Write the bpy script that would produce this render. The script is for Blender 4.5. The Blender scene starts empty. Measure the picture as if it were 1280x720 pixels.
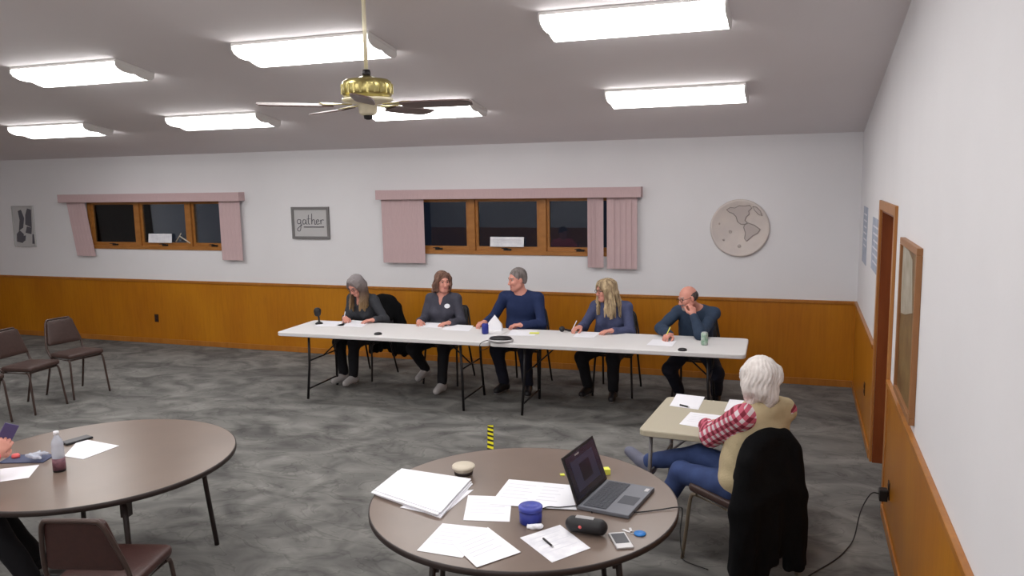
import bpy, bmesh, math, random
import numpy as np
from mathutils import Vector, Matrix
PI = math.pi
random.seed(7)
scn = bpy.context.scene
C = bpy.context.collection

# ------------------------------------------------------------------ camera
F_PX, YAW, PITCH, ROLL, CAM_H = 1009.7, 0.3433, 0.1372, -0.019, 2.359
FW = np.array([-math.sin(YAW)*math.cos(PITCH), math.cos(YAW)*math.cos(PITCH), -math.sin(PITCH)])
_r = np.array([math.cos(YAW), math.sin(YAW), 0.0]); _u = np.cross(_r, FW)
RT = math.cos(ROLL)*_r + math.sin(ROLL)*_u
UP = -math.sin(ROLL)*_r + math.cos(ROLL)*_u
cam = bpy.data.objects.new('camera', bpy.data.cameras.new('camera'))
C.objects.link(cam)
cam.data.sensor_width = 36.0
cam.data.lens = F_PX*36/1280
cam.data.clip_start = 0.05
M = Matrix([[RT[0], UP[0], -FW[0], 0], [RT[1], UP[1], -FW[1], 0], [RT[2], UP[2], -FW[2], CAM_H], [0, 0, 0, 1]])
cam.matrix_world = M
scn.camera = cam

def at(x, y, z, ax=2):
    """the point of the plane coordinate[ax]=z seen at a place of the photograph"""
    d = FW*F_PX + RT*(x-640) - UP*(y-360)
    o = np.array([0, 0, CAM_H]); t = (z-o[ax])/d[ax]
    return Vector((o+t*d).tolist())

# ------------------------------------------------------------------ world, exposure
w = bpy.data.worlds.new('night'); scn.world = w; w.use_nodes = True
w.node_tree.nodes['Background'].inputs[0].default_value = (0.004, 0.005, 0.008, 1)
w.node_tree.nodes['Background'].inputs[1].default_value = 1.0
scn.view_settings.view_transform = 'Standard'
scn.view_settings.look = 'None'
scn.view_settings.gamma = 1.0
scn.view_settings.use_curve_mapping = False
scn.view_settings.exposure = 1.20
LAMP = 5.2

# room numbers
RX, BY, LX, FY = 0.607, 9.36, -13.0, -2.8
HC, SL = 2.754, 0.1694
RIDGE_Y = 3.28
RAIL = 0.955
def ceil_z(y): return HC + SL*(BY-y) if y >= RIDGE_Y else HC + SL*(BY-RIDGE_Y) - SL*(RIDGE_Y-y)

# ------------------------------------------------------------------ materials
def lin(c):
    def f(v):
        v /= 255.0
        return v/12.92 if v <= 0.04045 else ((v+0.055)/1.055)**2.4
    return (f(c[0]), f(c[1]), f(c[2]), 1)
def mat(name, rgb, rough=0.6, metal=0.0, var=0.0, scale=20.0, bump=0.0, bscale=None, stretch=(1, 1, 1), spec=0.4, coat=0.0, rgb2=None):
    m = bpy.data.materials.new(name); m.use_nodes = True
    nt = m.node_tree; b = nt.nodes['Principled BSDF']
    b.inputs['Roughness'].default_value = rough
    b.inputs['Metallic'].default_value = metal
    b.inputs['Specular IOR Level'].default_value = spec
    b.inputs['Coat Weight'].default_value = coat
    c = lin(rgb)
    b.inputs['Base Color'].default_value = c
    tc = nt.nodes.new('ShaderNodeTexCoord'); mp = nt.nodes.new('ShaderNodeMapping')
    mp.inputs['Scale'].default_value = stretch
    nt.links.new(tc.outputs['Object'], mp.inputs['Vector'])
    if var > 0 or rgb2:
        n = nt.nodes.new('ShaderNodeTexNoise'); n.inputs['Scale'].default_value = scale; n.inputs['Detail'].default_value = 4
        nt.links.new(mp.outputs[0], n.inputs['Vector'])
        r = nt.nodes.new('ShaderNodeValToRGB')
        r.color_ramp.elements[0].position = 0.33; r.color_ramp.elements[1].position = 0.67
        if rgb2: c2 = lin(rgb2); c1 = c
        else:
            c1 = tuple(v*(1-var) for v in c[:3])+(1,); c2 = tuple(min(1, v*(1+var)) for v in c[:3])+(1,)
        r.color_ramp.elements[0].color = c1; r.color_ramp.elements[1].color = c2
        nt.links.new(n.outputs['Fac'], r.inputs[0]); nt.links.new(r.outputs[0], b.inputs['Base Color'])
    if bump > 0:
        n2 = nt.nodes.new('ShaderNodeTexNoise'); n2.inputs['Scale'].default_value = bscale or scale; n2.inputs['Detail'].default_value = 3
        nt.links.new(mp.outputs[0], n2.inputs['Vector'])
        bp = nt.nodes.new('ShaderNodeBump'); bp.inputs['Strength'].default_value = bump; bp.inputs['Distance'].default_value = 0.01
        nt.links.new(n2.outputs['Fac'], bp.inputs['Height']); nt.links.new(bp.outputs[0], b.inputs['Normal'])
    return m
def emit(name, rgb, s):
    m = bpy.data.materials.new(name); m.use_nodes = True
    b = m.node_tree.nodes['Principled BSDF']
    b.inputs['Base Color'].default_value = lin((240, 240, 235))
    b.inputs['Emission Color'].default_value = lin(rgb); b.inputs['Emission Strength'].default_value = s
    return m
MT = {}
MT['wall'] = mat('wall_paint', (224, 223, 226), 0.75, var=0.015, scale=1.5, bump=0.04, bscale=60)
MT['ceiling'] = mat('ceiling_paint', (226, 221, 223), 0.9, var=0.015, scale=1.0, bump=0.08, bscale=90)
MT['night'] = mat('night_ground', (10, 12, 16), 0.9)
def wood_panel(name, a, b, sx=1.4):
    m = mat(name, a, 0.38, rgb2=b, scale=1.1, stretch=(sx, sx, 0.5), coat=0.12)
    nt = m.node_tree; bs = nt.nodes['Principled BSDF']
    ramp = [n for n in nt.nodes if n.type == 'VALTORGB'][0]
    mp = [n for n in nt.nodes if n.type == 'MAPPING'][0]
    g = nt.nodes.new('ShaderNodeTexNoise'); g.inputs['Scale'].default_value = 6; g.inputs['Detail'].default_value = 6; g.inputs['Distortion'].default_value = 1.2
    mp2 = nt.nodes.new('ShaderNodeMapping'); mp2.inputs['Scale'].default_value = (4, 4, 0.35)
    tc = [n for n in nt.nodes if n.type == 'TEX_COORD'][0]
    nt.links.new(tc.outputs['Object'], mp2.inputs[0]); nt.links.new(mp2.outputs[0], g.inputs['Vector'])
    mx = nt.nodes.new('ShaderNodeMix'); mx.data_type = 'RGBA'; mx.blend_type = 'MULTIPLY'
    r2 = nt.nodes.new('ShaderNodeValToRGB'); r2.color_ramp.elements[0].color = (0.72, 0.68, 0.62, 1); r2.color_ramp.elements[1].color = (1, 1, 1, 1)
    r2.color_ramp.elements[0].position = 0.35; r2.color_ramp.elements[1].position = 0.6
    nt.links.new(g.outputs['Fac'], r2.inputs[0])
    mx.inputs[0].default_value = 0.35
    nt.links.new(ramp.outputs[0], mx.inputs[6]); nt.links.new(r2.outputs[0], mx.inputs[7])
    nt.links.new(mx.outputs[2], bs.inputs['Base Color'])
    return m
MT['panel'] = wood_panel('orange_wood_panelling', (168, 102, 14), (186, 121, 20))
MT['railwood'] = wood_panel('rail_wood', (160, 100, 34), (174, 114, 46), 6)
MT['trimwood'] = mat('oak_trim', (160, 104, 52), 0.4, rgb2=(178, 122, 66), scale=5, stretch=(3, 3, 0.4))
MT['winwood'] = mat('window_oak', (150, 98, 44), 0.4, rgb2=(168, 112, 56), scale=5, stretch=(1, 3, 3))
MT['jamb'] = mat('door_stain', (120, 58, 22), 0.45, rgb2=(134, 70, 30), scale=5, stretch=(3, 3, 0.4))
def carpet():
    m = bpy.data.materials.new('patterned_grey_carpet'); m.use_nodes = True
    nt = m.node_tree; b = nt.nodes['Principled BSDF']; b.inputs['Roughness'].default_value = 0.95; b.inputs['Specular IOR Level'].default_value = 0.1
    tc = nt.nodes.new('ShaderNodeTexCoord')
    def noise(sc, st, dist, det=4, rot=0.0):
        mp = nt.nodes.new('ShaderNodeMapping'); mp.inputs['Scale'].default_value = st; mp.inputs['Rotation'].default_value = (0, 0, rot)
        n = nt.nodes.new('ShaderNodeTexNoise'); n.inputs['Scale'].default_value = sc; n.inputs['Detail'].default_value = det; n.inputs['Distortion'].default_value = dist
        nt.links.new(tc.outputs['Object'], mp.inputs[0]); nt.links.new(mp.outputs[0], n.inputs['Vector']); return n.outputs['Fac']
    a = noise(1.9, (1.0, 1.4, 1), 1.3, 5, 0.3)
    r = nt.nodes.new('ShaderNodeValToRGB'); e = r.color_ramp.elements
    e[0].position = 0.30; e[0].color = lin((86, 85, 84)); e[1].position = 0.70; e[1].color = lin((134, 133, 130))
    k = e.new(0.46); k.color = lin((108, 107, 105)); k = e.new(0.56); k.color = lin((120, 119, 116))
    nt.links.new(a, r.inputs[0])
    # veins: thin dark and light curls where a noise passes its mid value
    v = noise(1.9, (1.0, 1.7, 1), 1.8, 3, -0.2)
    rv = nt.nodes.new('ShaderNodeValToRGB'); e = rv.color_ramp.elements
    e[0].position = 0.455; e[0].color = (1, 1, 1, 1); e[1].position = 0.545; e[1].color = (1, 1, 1, 1)
    k = e.new(0.49); k.color = (0.76, 0.76, 0.76, 1); k = e.new(0.515); k.color = (1.10, 1.10, 1.09, 1)
    nt.links.new(v, rv.inputs[0])
    mx = nt.nodes.new('ShaderNodeMix'); mx.data_type = 'RGBA'; mx.blend_type = 'MULTIPLY'; mx.inputs[0].default_value = 0.85
    nt.links.new(r.outputs[0], mx.inputs[6]); nt.links.new(rv.outputs[0], mx.inputs[7])
    nt.links.new(mx.outputs[2], b.inputs['Base Color'])
    bp = nt.nodes.new('ShaderNodeBump'); bp.inputs['Strength'].default_value = 0.3; bp.inputs['Distance'].default_value = 0.004
    nt.links.new(noise(220, (1, 1, 1), 0, 2), bp.inputs['Height']); nt.links.new(bp.outputs[0], b.inputs['Normal'])
    return m
MT['carpet'] = carpet()
MT['light_metal'] = mat('lamp_white_metal', (222, 220, 218), 0.5)
MT['diffuser'] = emit('lamp_diffuser', (255, 253, 251), LAMP)
MT['brass'] = mat('brass', (176, 164, 108), 0.30, 0.9)
MT['cream'] = mat('cream_metal', (236, 228, 200), 0.3, 0.2)
MT['blade'] = mat('fan_blade_brown', (92, 74, 72), 0.4, rgb2=(106, 86, 82), scale=6, stretch=(1, 8, 1))
MT['black'] = mat('black_plastic', (28, 27, 30), 0.45)
MT['blackmetal'] = mat('dark_metal', (40, 38, 40), 0.4, 0.5)
MT['greymetal'] = mat('grey_metal', (112, 110, 112), 0.4, 0.4)
MT['tabletop'] = mat('brown_laminate', (112, 97, 88), 0.28, rgb2=(119, 103, 93), scale=3, spec=0.5)
MT['tableedge'] = mat('dark_edge', (44, 34, 32), 0.45)
MT['whitetable'] = mat('white_plastic', (218, 216, 216), 0.45, bump=0.05, bscale=200)
MT['tantable'] = mat('putty_plastic', (176, 168, 148), 0.5, bump=0.05, bscale=200)
MT['vinyl'] = mat('brown_vinyl', (64, 47, 43), 0.42, var=0.1, scale=30, bump=0.1, bscale=80)
MT['vinyl_red'] = mat('maroon_vinyl', (62, 38, 35), 0.42, var=0.1, scale=30, bump=0.1, bscale=80)
MT['chairframe'] = mat('brown_enamel_tube', (74, 60, 56), 0.35, 0.3)
MT['tanframe'] = mat('beige_enamel_tube', (128, 116, 100), 0.35, 0.3)
MT['blind'] = mat('pink_fabric_blind', (196, 170, 172), 0.8, var=0.04, scale=40, stretch=(3, 3, 0.3))
MT['paper'] = mat('white_paper', (236, 236, 242), 0.7)
MT['paper_grey'] = mat('printed_paper', (216, 216, 224), 0.7, rgb2=(236, 236, 240), scale=14)
MT['print'] = mat('grey_print', (216, 216, 224), 0.7)
MT['yellow'] = mat('sticky_yellow', (226, 228, 92), 0.7)
MT['hazard'] = mat('hazard_yellow', (206, 198, 24), 0.5)
MT['blue'] = mat('blue_plastic', (38, 48, 132), 0.35)
MT['lightblue'] = mat('fob_blue', (40, 116, 190), 0.35)
MT['silver'] = mat('silver', (186, 184, 186), 0.3, 0.5)
MT['laptop'] = mat('laptop_grey', (108, 110, 118), 0.4, 0.3)
MT['keys'] = mat('laptop_keys', (72, 74, 82), 0.6)
MT['screen'] = mat('laptop_screen', (40, 40, 56), 0.25)
MT['screen2'] = mat('laptop_window', (56, 58, 80), 0.3)
MT['screen3'] = mat('laptop_window_dark', (28, 28, 42), 0.3)
MT['beige'] = mat('cream_plastic', (200, 190, 172), 0.5)
MT['plaque'] = mat('plaque_stone', (200, 191, 188), 0.7, rgb2=(212, 202, 196), scale=5, bump=0.1, bscale=30)
MT['relief'] = mat('plaque_relief', (186, 176, 173), 0.7)
MT['relief2'] = mat('plaque_outline', (150, 142, 138), 0.7)
MT['frame_grey'] = mat('pewter_frame', (118, 116, 116), 0.5)
MT['artpaper'] = mat('art_mount', (186, 185, 186), 0.6)
MT['artdark'] = mat('art_ink', (92, 90, 98), 0.6)
MT['notice'] = mat('pale_blue_notice', (176, 184, 200), 0.6, rgb2=(150, 158, 176), scale=10)
MT['mapart'] = mat('old_map_print', (128, 104, 64), 0.5, rgb2=(98, 68, 34), scale=5, stretch=(1, 1, 1.2))
MT['mapart2'] = mat('pale_map_print', (176, 170, 156), 0.5, rgb2=(150, 140, 120), scale=7)
MT['frame_oak'] = mat('picture_oak', (150, 104, 66), 0.45)
MT['outlet'] = mat('outlet_brown', (58, 34, 24), 0.4)
MT['green'] = mat('can_green', (112, 160, 130), 0.35, 0.3, rgb2=(196, 208, 200), scale=30)
MT['can'] = mat('can_silver', (190, 196, 192), 0.3, 0.6)
MT['label_red'] = mat('bottle_label', (128, 86, 96), 0.5, rgb2=(92, 60, 72), scale=40)
MT['cap'] = mat('white_cap', (226, 226, 232), 0.4)
MT['bluecloth'] = mat('blue_folder', (70, 76, 104), 0.7)
MT['redthing'] = mat('coral_red', (226, 104, 104), 0.5)
def glass(name, tint=(0.97, 0.98, 1.0, 1), rough=0.0, ior=1.45):
    m = bpy.data.materials.new(name); m.use_nodes = True; nt = m.node_tree
    nt.nodes.clear(); o = nt.nodes.new('ShaderNodeOutputMaterial')
    g = nt.nodes.new('ShaderNodeBsdfGlossy'); g.inputs['Roughness'].default_value = rough
    t = nt.nodes.new('ShaderNodeBsdfTransparent'); t.inputs[0].default_value = tint
    f = nt.nodes.new('ShaderNodeFresnel'); f.inputs[0].default_value = ior
    mx = nt.nodes.new('ShaderNodeMixShader')
    nt.links.new(f.outputs[0], mx.inputs[0]); nt.links.new(t.outputs[0], mx.inputs[1]); nt.links.new(g.outputs[0], mx.inputs[2])
    nt.links.new(mx.outputs[0], o.inputs[0]); return m
MT['pane'] = glass('window_glass', (0.8, 0.85, 0.9, 1))
MT['clear'] = mat('clear_bottle', (206, 212, 226), 0.15, spec=0.6)
MT['clear'].node_tree.nodes['Principled BSDF'].inputs['Alpha'].default_value = 0.55
# people
MT['skin'] = mat('skin', (206, 144, 128), 0.55, var=0.05, scale=18)
MT['lips'] = mat('lips', (184, 112, 104), 0.5)
MT['eyewhite'] = mat('eye', (176, 160, 154), 0.4)
MT['iris'] = mat('iris', (44, 34, 30), 0.3)

# ------------------------------------------------------------------ object helpers
def finish(name, bm, m, parent=None, smooth=False, loc=None, rot=None):
    me = bpy.data.meshes.new(name); bm.normal_update(); bm.to_mesh(me); bm.free()
    for x in (m if isinstance(m, (list, tuple)) else [m]): me.materials.append(MT[x] if isinstance(x, str) else x)
    o = bpy.data.objects.new(name, me); C.objects.link(o)
    if smooth:
        for p in me.polygons: p.use_smooth = True
    if smooth == 'auto':
        for p in me.polygons: p.use_smooth = len(p.vertices) == 4 and p.area < 0.02
    if parent: o.parent = parent
    if loc is not None: o.location = loc
    if rot is not None: o.rotation_euler = rot
    return o
def tag(o, label, cat, group=None):
    o['label'] = label; o['category'] = cat
    if group: o['group'] = group
    return o
def thing(name, label, cat, loc=(0, 0, 0), rz=0.0, group=None):
    o = bpy.data.objects.new(name, None); C.objects.link(o); o.location = loc; o.rotation_euler = (0, 0, rz); o.empty_display_size = 0.1
    return tag(o, label, cat, group)
def struct(name, bm, m, **k):
    o = finish(name, bm, m, **k)
    if 'parent' not in k or k['parent'] is None: o['kind'] = 'structure'
    return o
def dup(root, loc, rz, label, group=None):
    r = root.copy(); C.objects.link(r); r.location = loc; r.rotation_euler = (0, 0, rz); r['label'] = label
    if group: r['group'] = group
    for ch in list(root.children):
        c = ch.copy(); C.objects.link(c); c.parent = r
        for g in ch.children:
            d = g.copy(); C.objects.link(d); d.parent = c
    return r
def BM(): return bmesh.new()
def box(bm, x0, x1, y0, y1, z0, z1, mi=0, rot=None, piv=None, bevel=0.0):
    t = bmesh.new()
    vs = [t.verts.new((x, y, z)) for x in (x0, x1) for y in (y0, y1) for z in (z0, z1)]
    for f in ((0, 1, 3, 2), (4, 6, 7, 5), (0, 4, 5, 1), (2, 3, 7, 6), (0, 2, 6, 4), (1, 5, 7, 3)): t.faces.new([vs[i] for i in f])
    if bevel > 0: bmesh.ops.bevel(t, geom=list(t.edges), offset=bevel, segments=2, affect='EDGES', profile=0.6)
    if rot is not None:
        pv = Vector(piv or ((x0+x1)/2, (y0+y1)/2, (z0+z1)/2))
        for v in t.verts: v.co = rot @ (v.co-pv) + pv
    merge(bm, t, mi)
def merge(bm, t, mi=0):
    mp = {v: bm.verts.new(v.co) for v in t.verts}
    for f in t.faces:
        try:
            nf = bm.faces.new([mp[v] for v in f.verts]); nf.material_index = mi; nf.smooth = f.smooth
        except ValueError: pass
    t.free()
def prism(bm, poly, z0, z1, mi=0):
    """poly: list of (x,y), extruded from z0 to z1"""
    a = sum(poly[i][0]*poly[(i+1) % len(poly)][1]-poly[(i+1) % len(poly)][0]*poly[i][1] for i in range(len(poly)))
    if a < 0: poly = poly[::-1]
    lo = [bm.verts.new((p[0], p[1], z0)) for p in poly]; hi = [bm.verts.new((p[0], p[1], z1)) for p in poly]
    fs = [bm.faces.new(lo[::-1]), bm.faces.new(hi)]
    n = len(poly)
    for i in range(n): fs.append(bm.faces.new((lo[i], lo[(i+1) % n], hi[(i+1) % n], hi[i])))
    for f in fs: f.material_index = mi
def tube(bm, pts, r, seg=10, mi=0, closed=False, r1=None):
    pts = [Vector(p) for p in pts]; n = len(pts); rings = []
    prev = None
    for i, p in enumerate(pts):
        if closed: t = (pts[(i+1) % n]-pts[i-1]).normalized()
        else: t = (pts[min(i+1, n-1)]-pts[max(i-1, 0)]).normalized()
        if prev is None:
            a = Vector((0, 0, 1)) if abs(t.z) < 0.9 else Vector((1, 0, 0))
            u = t.cross(a).normalized()
        else: u = (prev - t*prev.dot(t)).normalized()
        prev = u; v = t.cross(u)
        rr = r if r1 is None else r+(r1-r)*i/(n-1)
        rings.append([bm.verts.new(p+rr*(math.cos(2*PI*k/seg)*u+math.sin(2*PI*k/seg)*v)) for k in range(seg)])
    m = n if closed else n-1
    for i in range(m):
        A, B = rings[i], rings[(i+1) % n]
        for k in range(seg):
            f = bm.faces.new((A[k], A[(k+1) % seg], B[(k+1) % seg], B[k])); f.smooth = True; f.material_index = mi
    if not closed:
        f = bm.faces.new(rings[0][::-1]); f.material_index = mi; f = bm.faces.new(rings[-1]); f.material_index = mi
def smoothpath(pts, sub=6):
    pts = [Vector(p) for p in pts]; out = []
    for i in range(len(pts)-1):
        p0 = pts[max(i-1, 0)]; p1 = pts[i]; p2 = pts[i+1]; p3 = pts[min(i+2, len(pts)-1)]
        for k in range(sub):
            t = k/sub
            out.append(0.5*((2*p1)+(-p0+p2)*t+(2*p0-5*p1+4*p2-p3)*t*t+(-p0+3*p1-3*p2+p3)*t**3))
    out.append(pts[-1]); return out
def lathe(bm, prof, seg=32, mi=0, c=(0, 0, 0), sx=1.0, sy=1.0, cap=True):
    rings = []
    for r, z in prof:
        if r < 1e-6: rings.append([bm.verts.new((c[0], c[1], c[2]+z))])
        else: rings.append([bm.verts.new((c[0]+sx*r*math.cos(2*PI*k/seg), c[1]+sy*r*math.sin(2*PI*k/seg), c[2]+z)) for k in range(seg)])
    for A, B in zip(rings[:-1], rings[1:]):
        for k in range(seg):
            k2 = (k+1) % seg
            if len(A) == 1 and len(B) == 1: continue
            if len(A) == 1: f = bm.faces.new((A[0], B[k2], B[k]))
            elif len(B) == 1: f = bm.faces.new((A[k], A[k2], B[0]))
            else: f = bm.faces.new((A[k], A[k2], B[k2], B[k]))
            f.material_index = mi; f.smooth = True
    for R, rev in ((rings[0], True), (rings[-1], False)):
        if len(R) > 1 and cap:
            f = bm.faces.new(R[::-1] if rev else R); f.material_index = mi
def sphere(bm, c, r, mi=0, sc=(1, 1, 1), seg=16):
    t = bmesh.new(); bmesh.ops.create_uvsphere(t, u_segments=seg, v_segments=max(6, seg//2), radius=r)
    for v in t.verts: v.co = Vector((v.co.x*sc[0], v.co.y*sc[1], v.co.z*sc[2]))+Vector(c)
    for f in t.faces: f.smooth = True
    merge(bm, t, mi)

# ------------------------------------------------------------------ the room
bm = BM(); box(bm, LX-.2, RX+.2, FY-.2, BY+.2, -.1, 0); struct('floor', bm, 'carpet')
bm = BM()
for y0, y1 in ((BY+.2, RIDGE_Y), (RIDGE_Y, FY-.2)):
    a, b = [(y, ceil_z(y)) for y in (y0, y1)]
    for x0, x1 in ((LX-.2, RX+.2),):
        v = [bm.verts.new(p) for p in ((x0, a[0], a[1]), (x1, a[0], a[1]), (x1, b[0], b[1]), (x0, b[0], b[1]),
                                       (x0, a[0], a[1]+.12), (x1, a[0], a[1]+.12), (x1, b[0], b[1]+.12), (x0, b[0], b[1]+.12))]
        for q in ((0, 1, 2, 3), (4, 7, 6, 5), (0, 4, 5, 1), (1, 5, 6, 2), (2, 6, 7, 3), (3, 7, 4, 0)): bm.faces.new([v[i] for i in q])
struct('ceiling', bm, 'ceiling')
WINS = [(-10.1, -7.40, 1.40, 2.12), (-4.80, -2.00, 1.40, 2.12)]
bm = BM()
xs = [LX-.2]+[v for q in WINS for v in q[:2]]+[RX+.2]
for i in range(0, 6, 2): box(bm, xs[i], xs[i+1], BY, BY+.16, -.05, HC+.05)
for q in WINS:
    box(bm, q[0], q[1], BY, BY+.16, -.05, q[2]); box(bm, q[0], q[1], BY, BY+.16, q[3], HC+.05)
struct('wall_back', bm, 'wall')
DY0, DY1, DZ = 5.93, 6.93, 2.05
def gable(bm, x0, x1, y0, y1, z0=-.05):
    ys = [y0]+([RIDGE_Y] if y0 < RIDGE_Y < y1 else [])+[y1]
    poly = [(y0, z0), (y1, z0)]+[(y, ceil_z(y)+.05) for y in ys[::-1]]
    a = [bm.verts.new((x0, p[0], p[1])) for p in poly]; b = [bm.verts.new((x1, p[0], p[1])) for p in poly]
    bm.faces.new(a[::-1]); bm.faces.new(b); n = len(poly)
    for i in range(n): bm.faces.new((a[i], a[(i+1) % n], b[(i+1) % n], b[i]))
bm = BM(); gable(bm, RX, RX+.16, FY-.2, DY0); gable(bm, RX, RX+.16, DY1, BY+.2); gable(bm, RX, RX+.16, DY0, DY1, DZ)
struct('wall_right', bm, 'wall')
bm = BM(); gable(bm, LX-.16, LX, FY-.2, BY+.2); struct('wall_left', bm, 'wall')
bm = BM(); box(bm, LX-.2, RX+.2, FY-.16, FY, -.05, ceil_z(FY)+.05); struct('wall_front', bm, 'wall')
# wainscot panelling, its rail and the base strip
bm = BM(); box(bm, LX, RX, BY-.012, BY, 0, RAIL-.03); struct('trim_1', bm, 'panel')
bm = BM(); box(bm, RX-.012, RX, DY1+.08, BY-.012, 0, RAIL-.03); struct('trim_2', bm, 'panel')
bm = BM(); box(bm, RX-.012, RX, FY, DY0-.08, 0, RAIL-.03); struct('trim_3', bm, 'panel')
bm = BM(); box(bm, LX, LX+.012, FY, BY-.012, 0, RAIL-.03); struct('trim_4', bm, 'panel')
bm = BM(); box(bm, LX, RX, FY, FY+.012, 0, RAIL-.03); struct('trim_5', bm, 'panel')
bm = BM(); box(bm, LX, RX, BY-.026, BY, RAIL-.035, RAIL, bevel=.005); struct('trim_6', bm, 'railwood')
bm = BM(); box(bm, RX-.03, RX, DY1+.08, BY-.026, RAIL-.035, RAIL, bevel=.005); struct('trim_7', bm, 'railwood')
bm = BM(); box(bm, RX-.03, RX, FY, DY0-.08, RAIL-.035, RAIL, bevel=.005); struct('trim_8', bm, 'railwood')
bm = BM(); box(bm, LX, RX, BY-.026, BY-.012, 0, .075, bevel=.004); struct('baseboard_back', bm, 'railwood')
bm = BM(); box(bm, RX-.026, RX-.012, DY1+.08, BY-.026, 0, .075, bevel=.004); box(bm, RX-.026, RX-.012, FY, DY0-.08, 0, .075, bevel=.004); struct('baseboard_right', bm, 'railwood')
# door in the right wall
bm = BM()
box(bm, RX-.02, RX, DY1, DY1+.08, 0, DZ+.07, bevel=.004); box(bm, RX-.02, RX, DY0-.08, DY0, 0, DZ+.07, bevel=.004); box(bm, RX-.02, RX, DY0, DY1, DZ, DZ+.07, bevel=.004)
dr = struct('door_1', bm, 'trimwood')
bm = BM(); box(bm, RX, RX+.16, DY1-.02, DY1, 0, DZ); box(bm, RX, RX+.16, DY0, DY0+.02, 0, DZ); box(bm, RX, RX+.16, DY0+.02, DY1-.02, DZ-.02, DZ); finish('jamb', bm, 'jamb', dr)
bm = BM(); box(bm, RX+.1, RX+.145, DY0+.022, DY1-.022, 0.01, DZ-.022); lf = finish('door_leaf', bm, 'jamb', dr)
bm = BM(); lathe(bm, [(0, 0), (.026, .0), (.026, .008), (.01, .014), (.01, .04), (.026, .05), (.028, .06), (.018, .074), (0, .078)], 20)
finish('door_handle', bm, 'brass', lf, loc=(RX+.1, DY0+.09, .97), rot=(0, -PI/2, 0))

# windows: frame, three sashes, panes
for n, (x0, x1, z0, z1) in enumerate(WINS):
    bm = BM()
    box(bm, x0, x1, BY-.015, BY+.14, z0, z0+.05); box(bm, x0, x1, BY-.01, BY+.14, z1-.04, z1)
    box(bm, x0, x0+.05, BY-.01, BY+.14, z0, z1); box(bm, x1-.05, x1, BY-.01, BY+.14, z0, z1)
    mid = (-8.70, -3.40)[n]
    for s in (-1, 1): box(bm, mid+s*.465-.045, mid+s*.465+.045, BY-.012, BY+.13, z0+.05, z1-.04, bevel=.004)
    wn = struct('window_%d' % (n+1), bm, 'winwood')
    edges = [x0+.05, mid-.51, mid-.42, mid+.42, mid+.51, x1-.05]
    for k in range(3):
        a, b = edges[2*k], edges[2*k+1]
        bm = BM()
        box(bm, a, a+.035, BY+.02, BY+.06, z0+.05, z1-.04); box(bm, b-.035, b, BY+.02, BY+.06, z0+.05, z1-.04)
        box(bm, a+.035, b-.035, BY+.02, BY+.06, z0+.05, z0+.10); box(bm, a+.035, b-.035, BY+.02, BY+.06, z1-.065, z1-.04)
        sh = finish('sash', bm, 'winwood', wn)
        bm = BM(); box(bm, a+.035, b-.035, BY+.035, BY+.041, z0+.10, z1-.065); finish('pane', bm, 'pane', sh)
        bm = BM(); xm = (a+b)/2; box(bm, xm-.05, xm+.05, BY+.0, BY+.02, z0+.05, z0+.075, bevel=.004); tube(bm, [(xm+.02, BY+.005, z0+.07), (xm+.0, BY-.03, z0+.085), (xm-.06, BY-.035, z0+.08)], .006)
        finish('crank', bm, 'blackmetal', wn)
bm = BM(); box(bm, LX-3, RX+3, BY+.5, BY+9, -.3, -.2); struct('floor_outside', bm, 'night')

# vertical blinds
def blind(x0, x1, stacks, label):
    t = thing('window_blind', label, 'window blind', ((x0+x1)/2, BY, 1.27))
    cx = (x0+x1)/2
    bm = BM(); X0, X1 = x0-cx, x1-cx
    box(bm, X0, X1, -.125, -.112, 2.095-1.27, 2.215-1.27, bevel=.003); box(bm, X0, X0+.012, -.112, 0, 2.095-1.27, 2.215-1.27); box(bm, X1-.012, X1, -.112, 0, 2.095-1.27, 2.215-1.27)
    box(bm, X0+.012, X1-.012, -.112, -.0, 2.20-1.27, 2.212-1.27)
    finish('valance', bm, 'blind', t)
    bm = BM(); box(bm, X0+.03, X1-.03, -.085, -.045, 2.15-1.27, 2.185-1.27, bevel=.004); finish('head_rail', bm, 'light_metal', t)
    for a, b, n, ang, zb, lean in stacks:
        for i in range(n):
            x = a+.045+(b-a-.09)*i/(n-1)-cx
            bm = BM(); h0, h1 = zb-1.27, 2.15-1.27
            seg = 6; rows = []
            for z in (h0, h1):
                rows.append([(-.045+.09*k/seg, .003*math.sin(PI*k/seg), z) for k in range(seg+1)])
            th = .0015
            vs = [[bm.verts.new((p[0]+(lean*(1-(0 if j else 1)) if 0 else 0)+(lean if j == 0 else 0), p[1], p[2])) for p in r] for j, r in enumerate(rows)]
            vb = [[bm.verts.new((v.co.x, v.co.y+th, v.co.z)) for v in r] for r in vs]
            for k in range(seg):
                bm.faces.new((vs[0][k], vs[0][k+1], vs[1][k+1], vs[1][k])); bm.faces.new((vb[0][k+1], vb[0][k], vb[1][k], vb[1][k+1]))
            for L in ((vs[0], vb[0]), (vb[1], vs[1])):
                for k in range(seg): bm.faces.new((L[0][k+1], L[0][k], L[1][k], L[1][k+1]))
            for k, rv in ((0, 0), (seg, 1)):
                q = (vs[0][k], vs[1][k], vb[1][k], vb[0][k]); bm.faces.new(q if not rv else q[::-1])
            finish('slat', bm, 'blind', t, loc=(x, -.065, 0), rot=(0, 0, math.radians(ang+random.uniform(-3, 3))))
    return t
blind(-5.14, -1.72, [(-5.09, -4.49, 8, 3, 1.28, 0), (-2.36, -2.17, 3, 20, 1.27, 0), (-2.13, -1.77, 5, -4, 1.26, 0)], 'pink vertical blinds with valance at the window behind the seated people')
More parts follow.
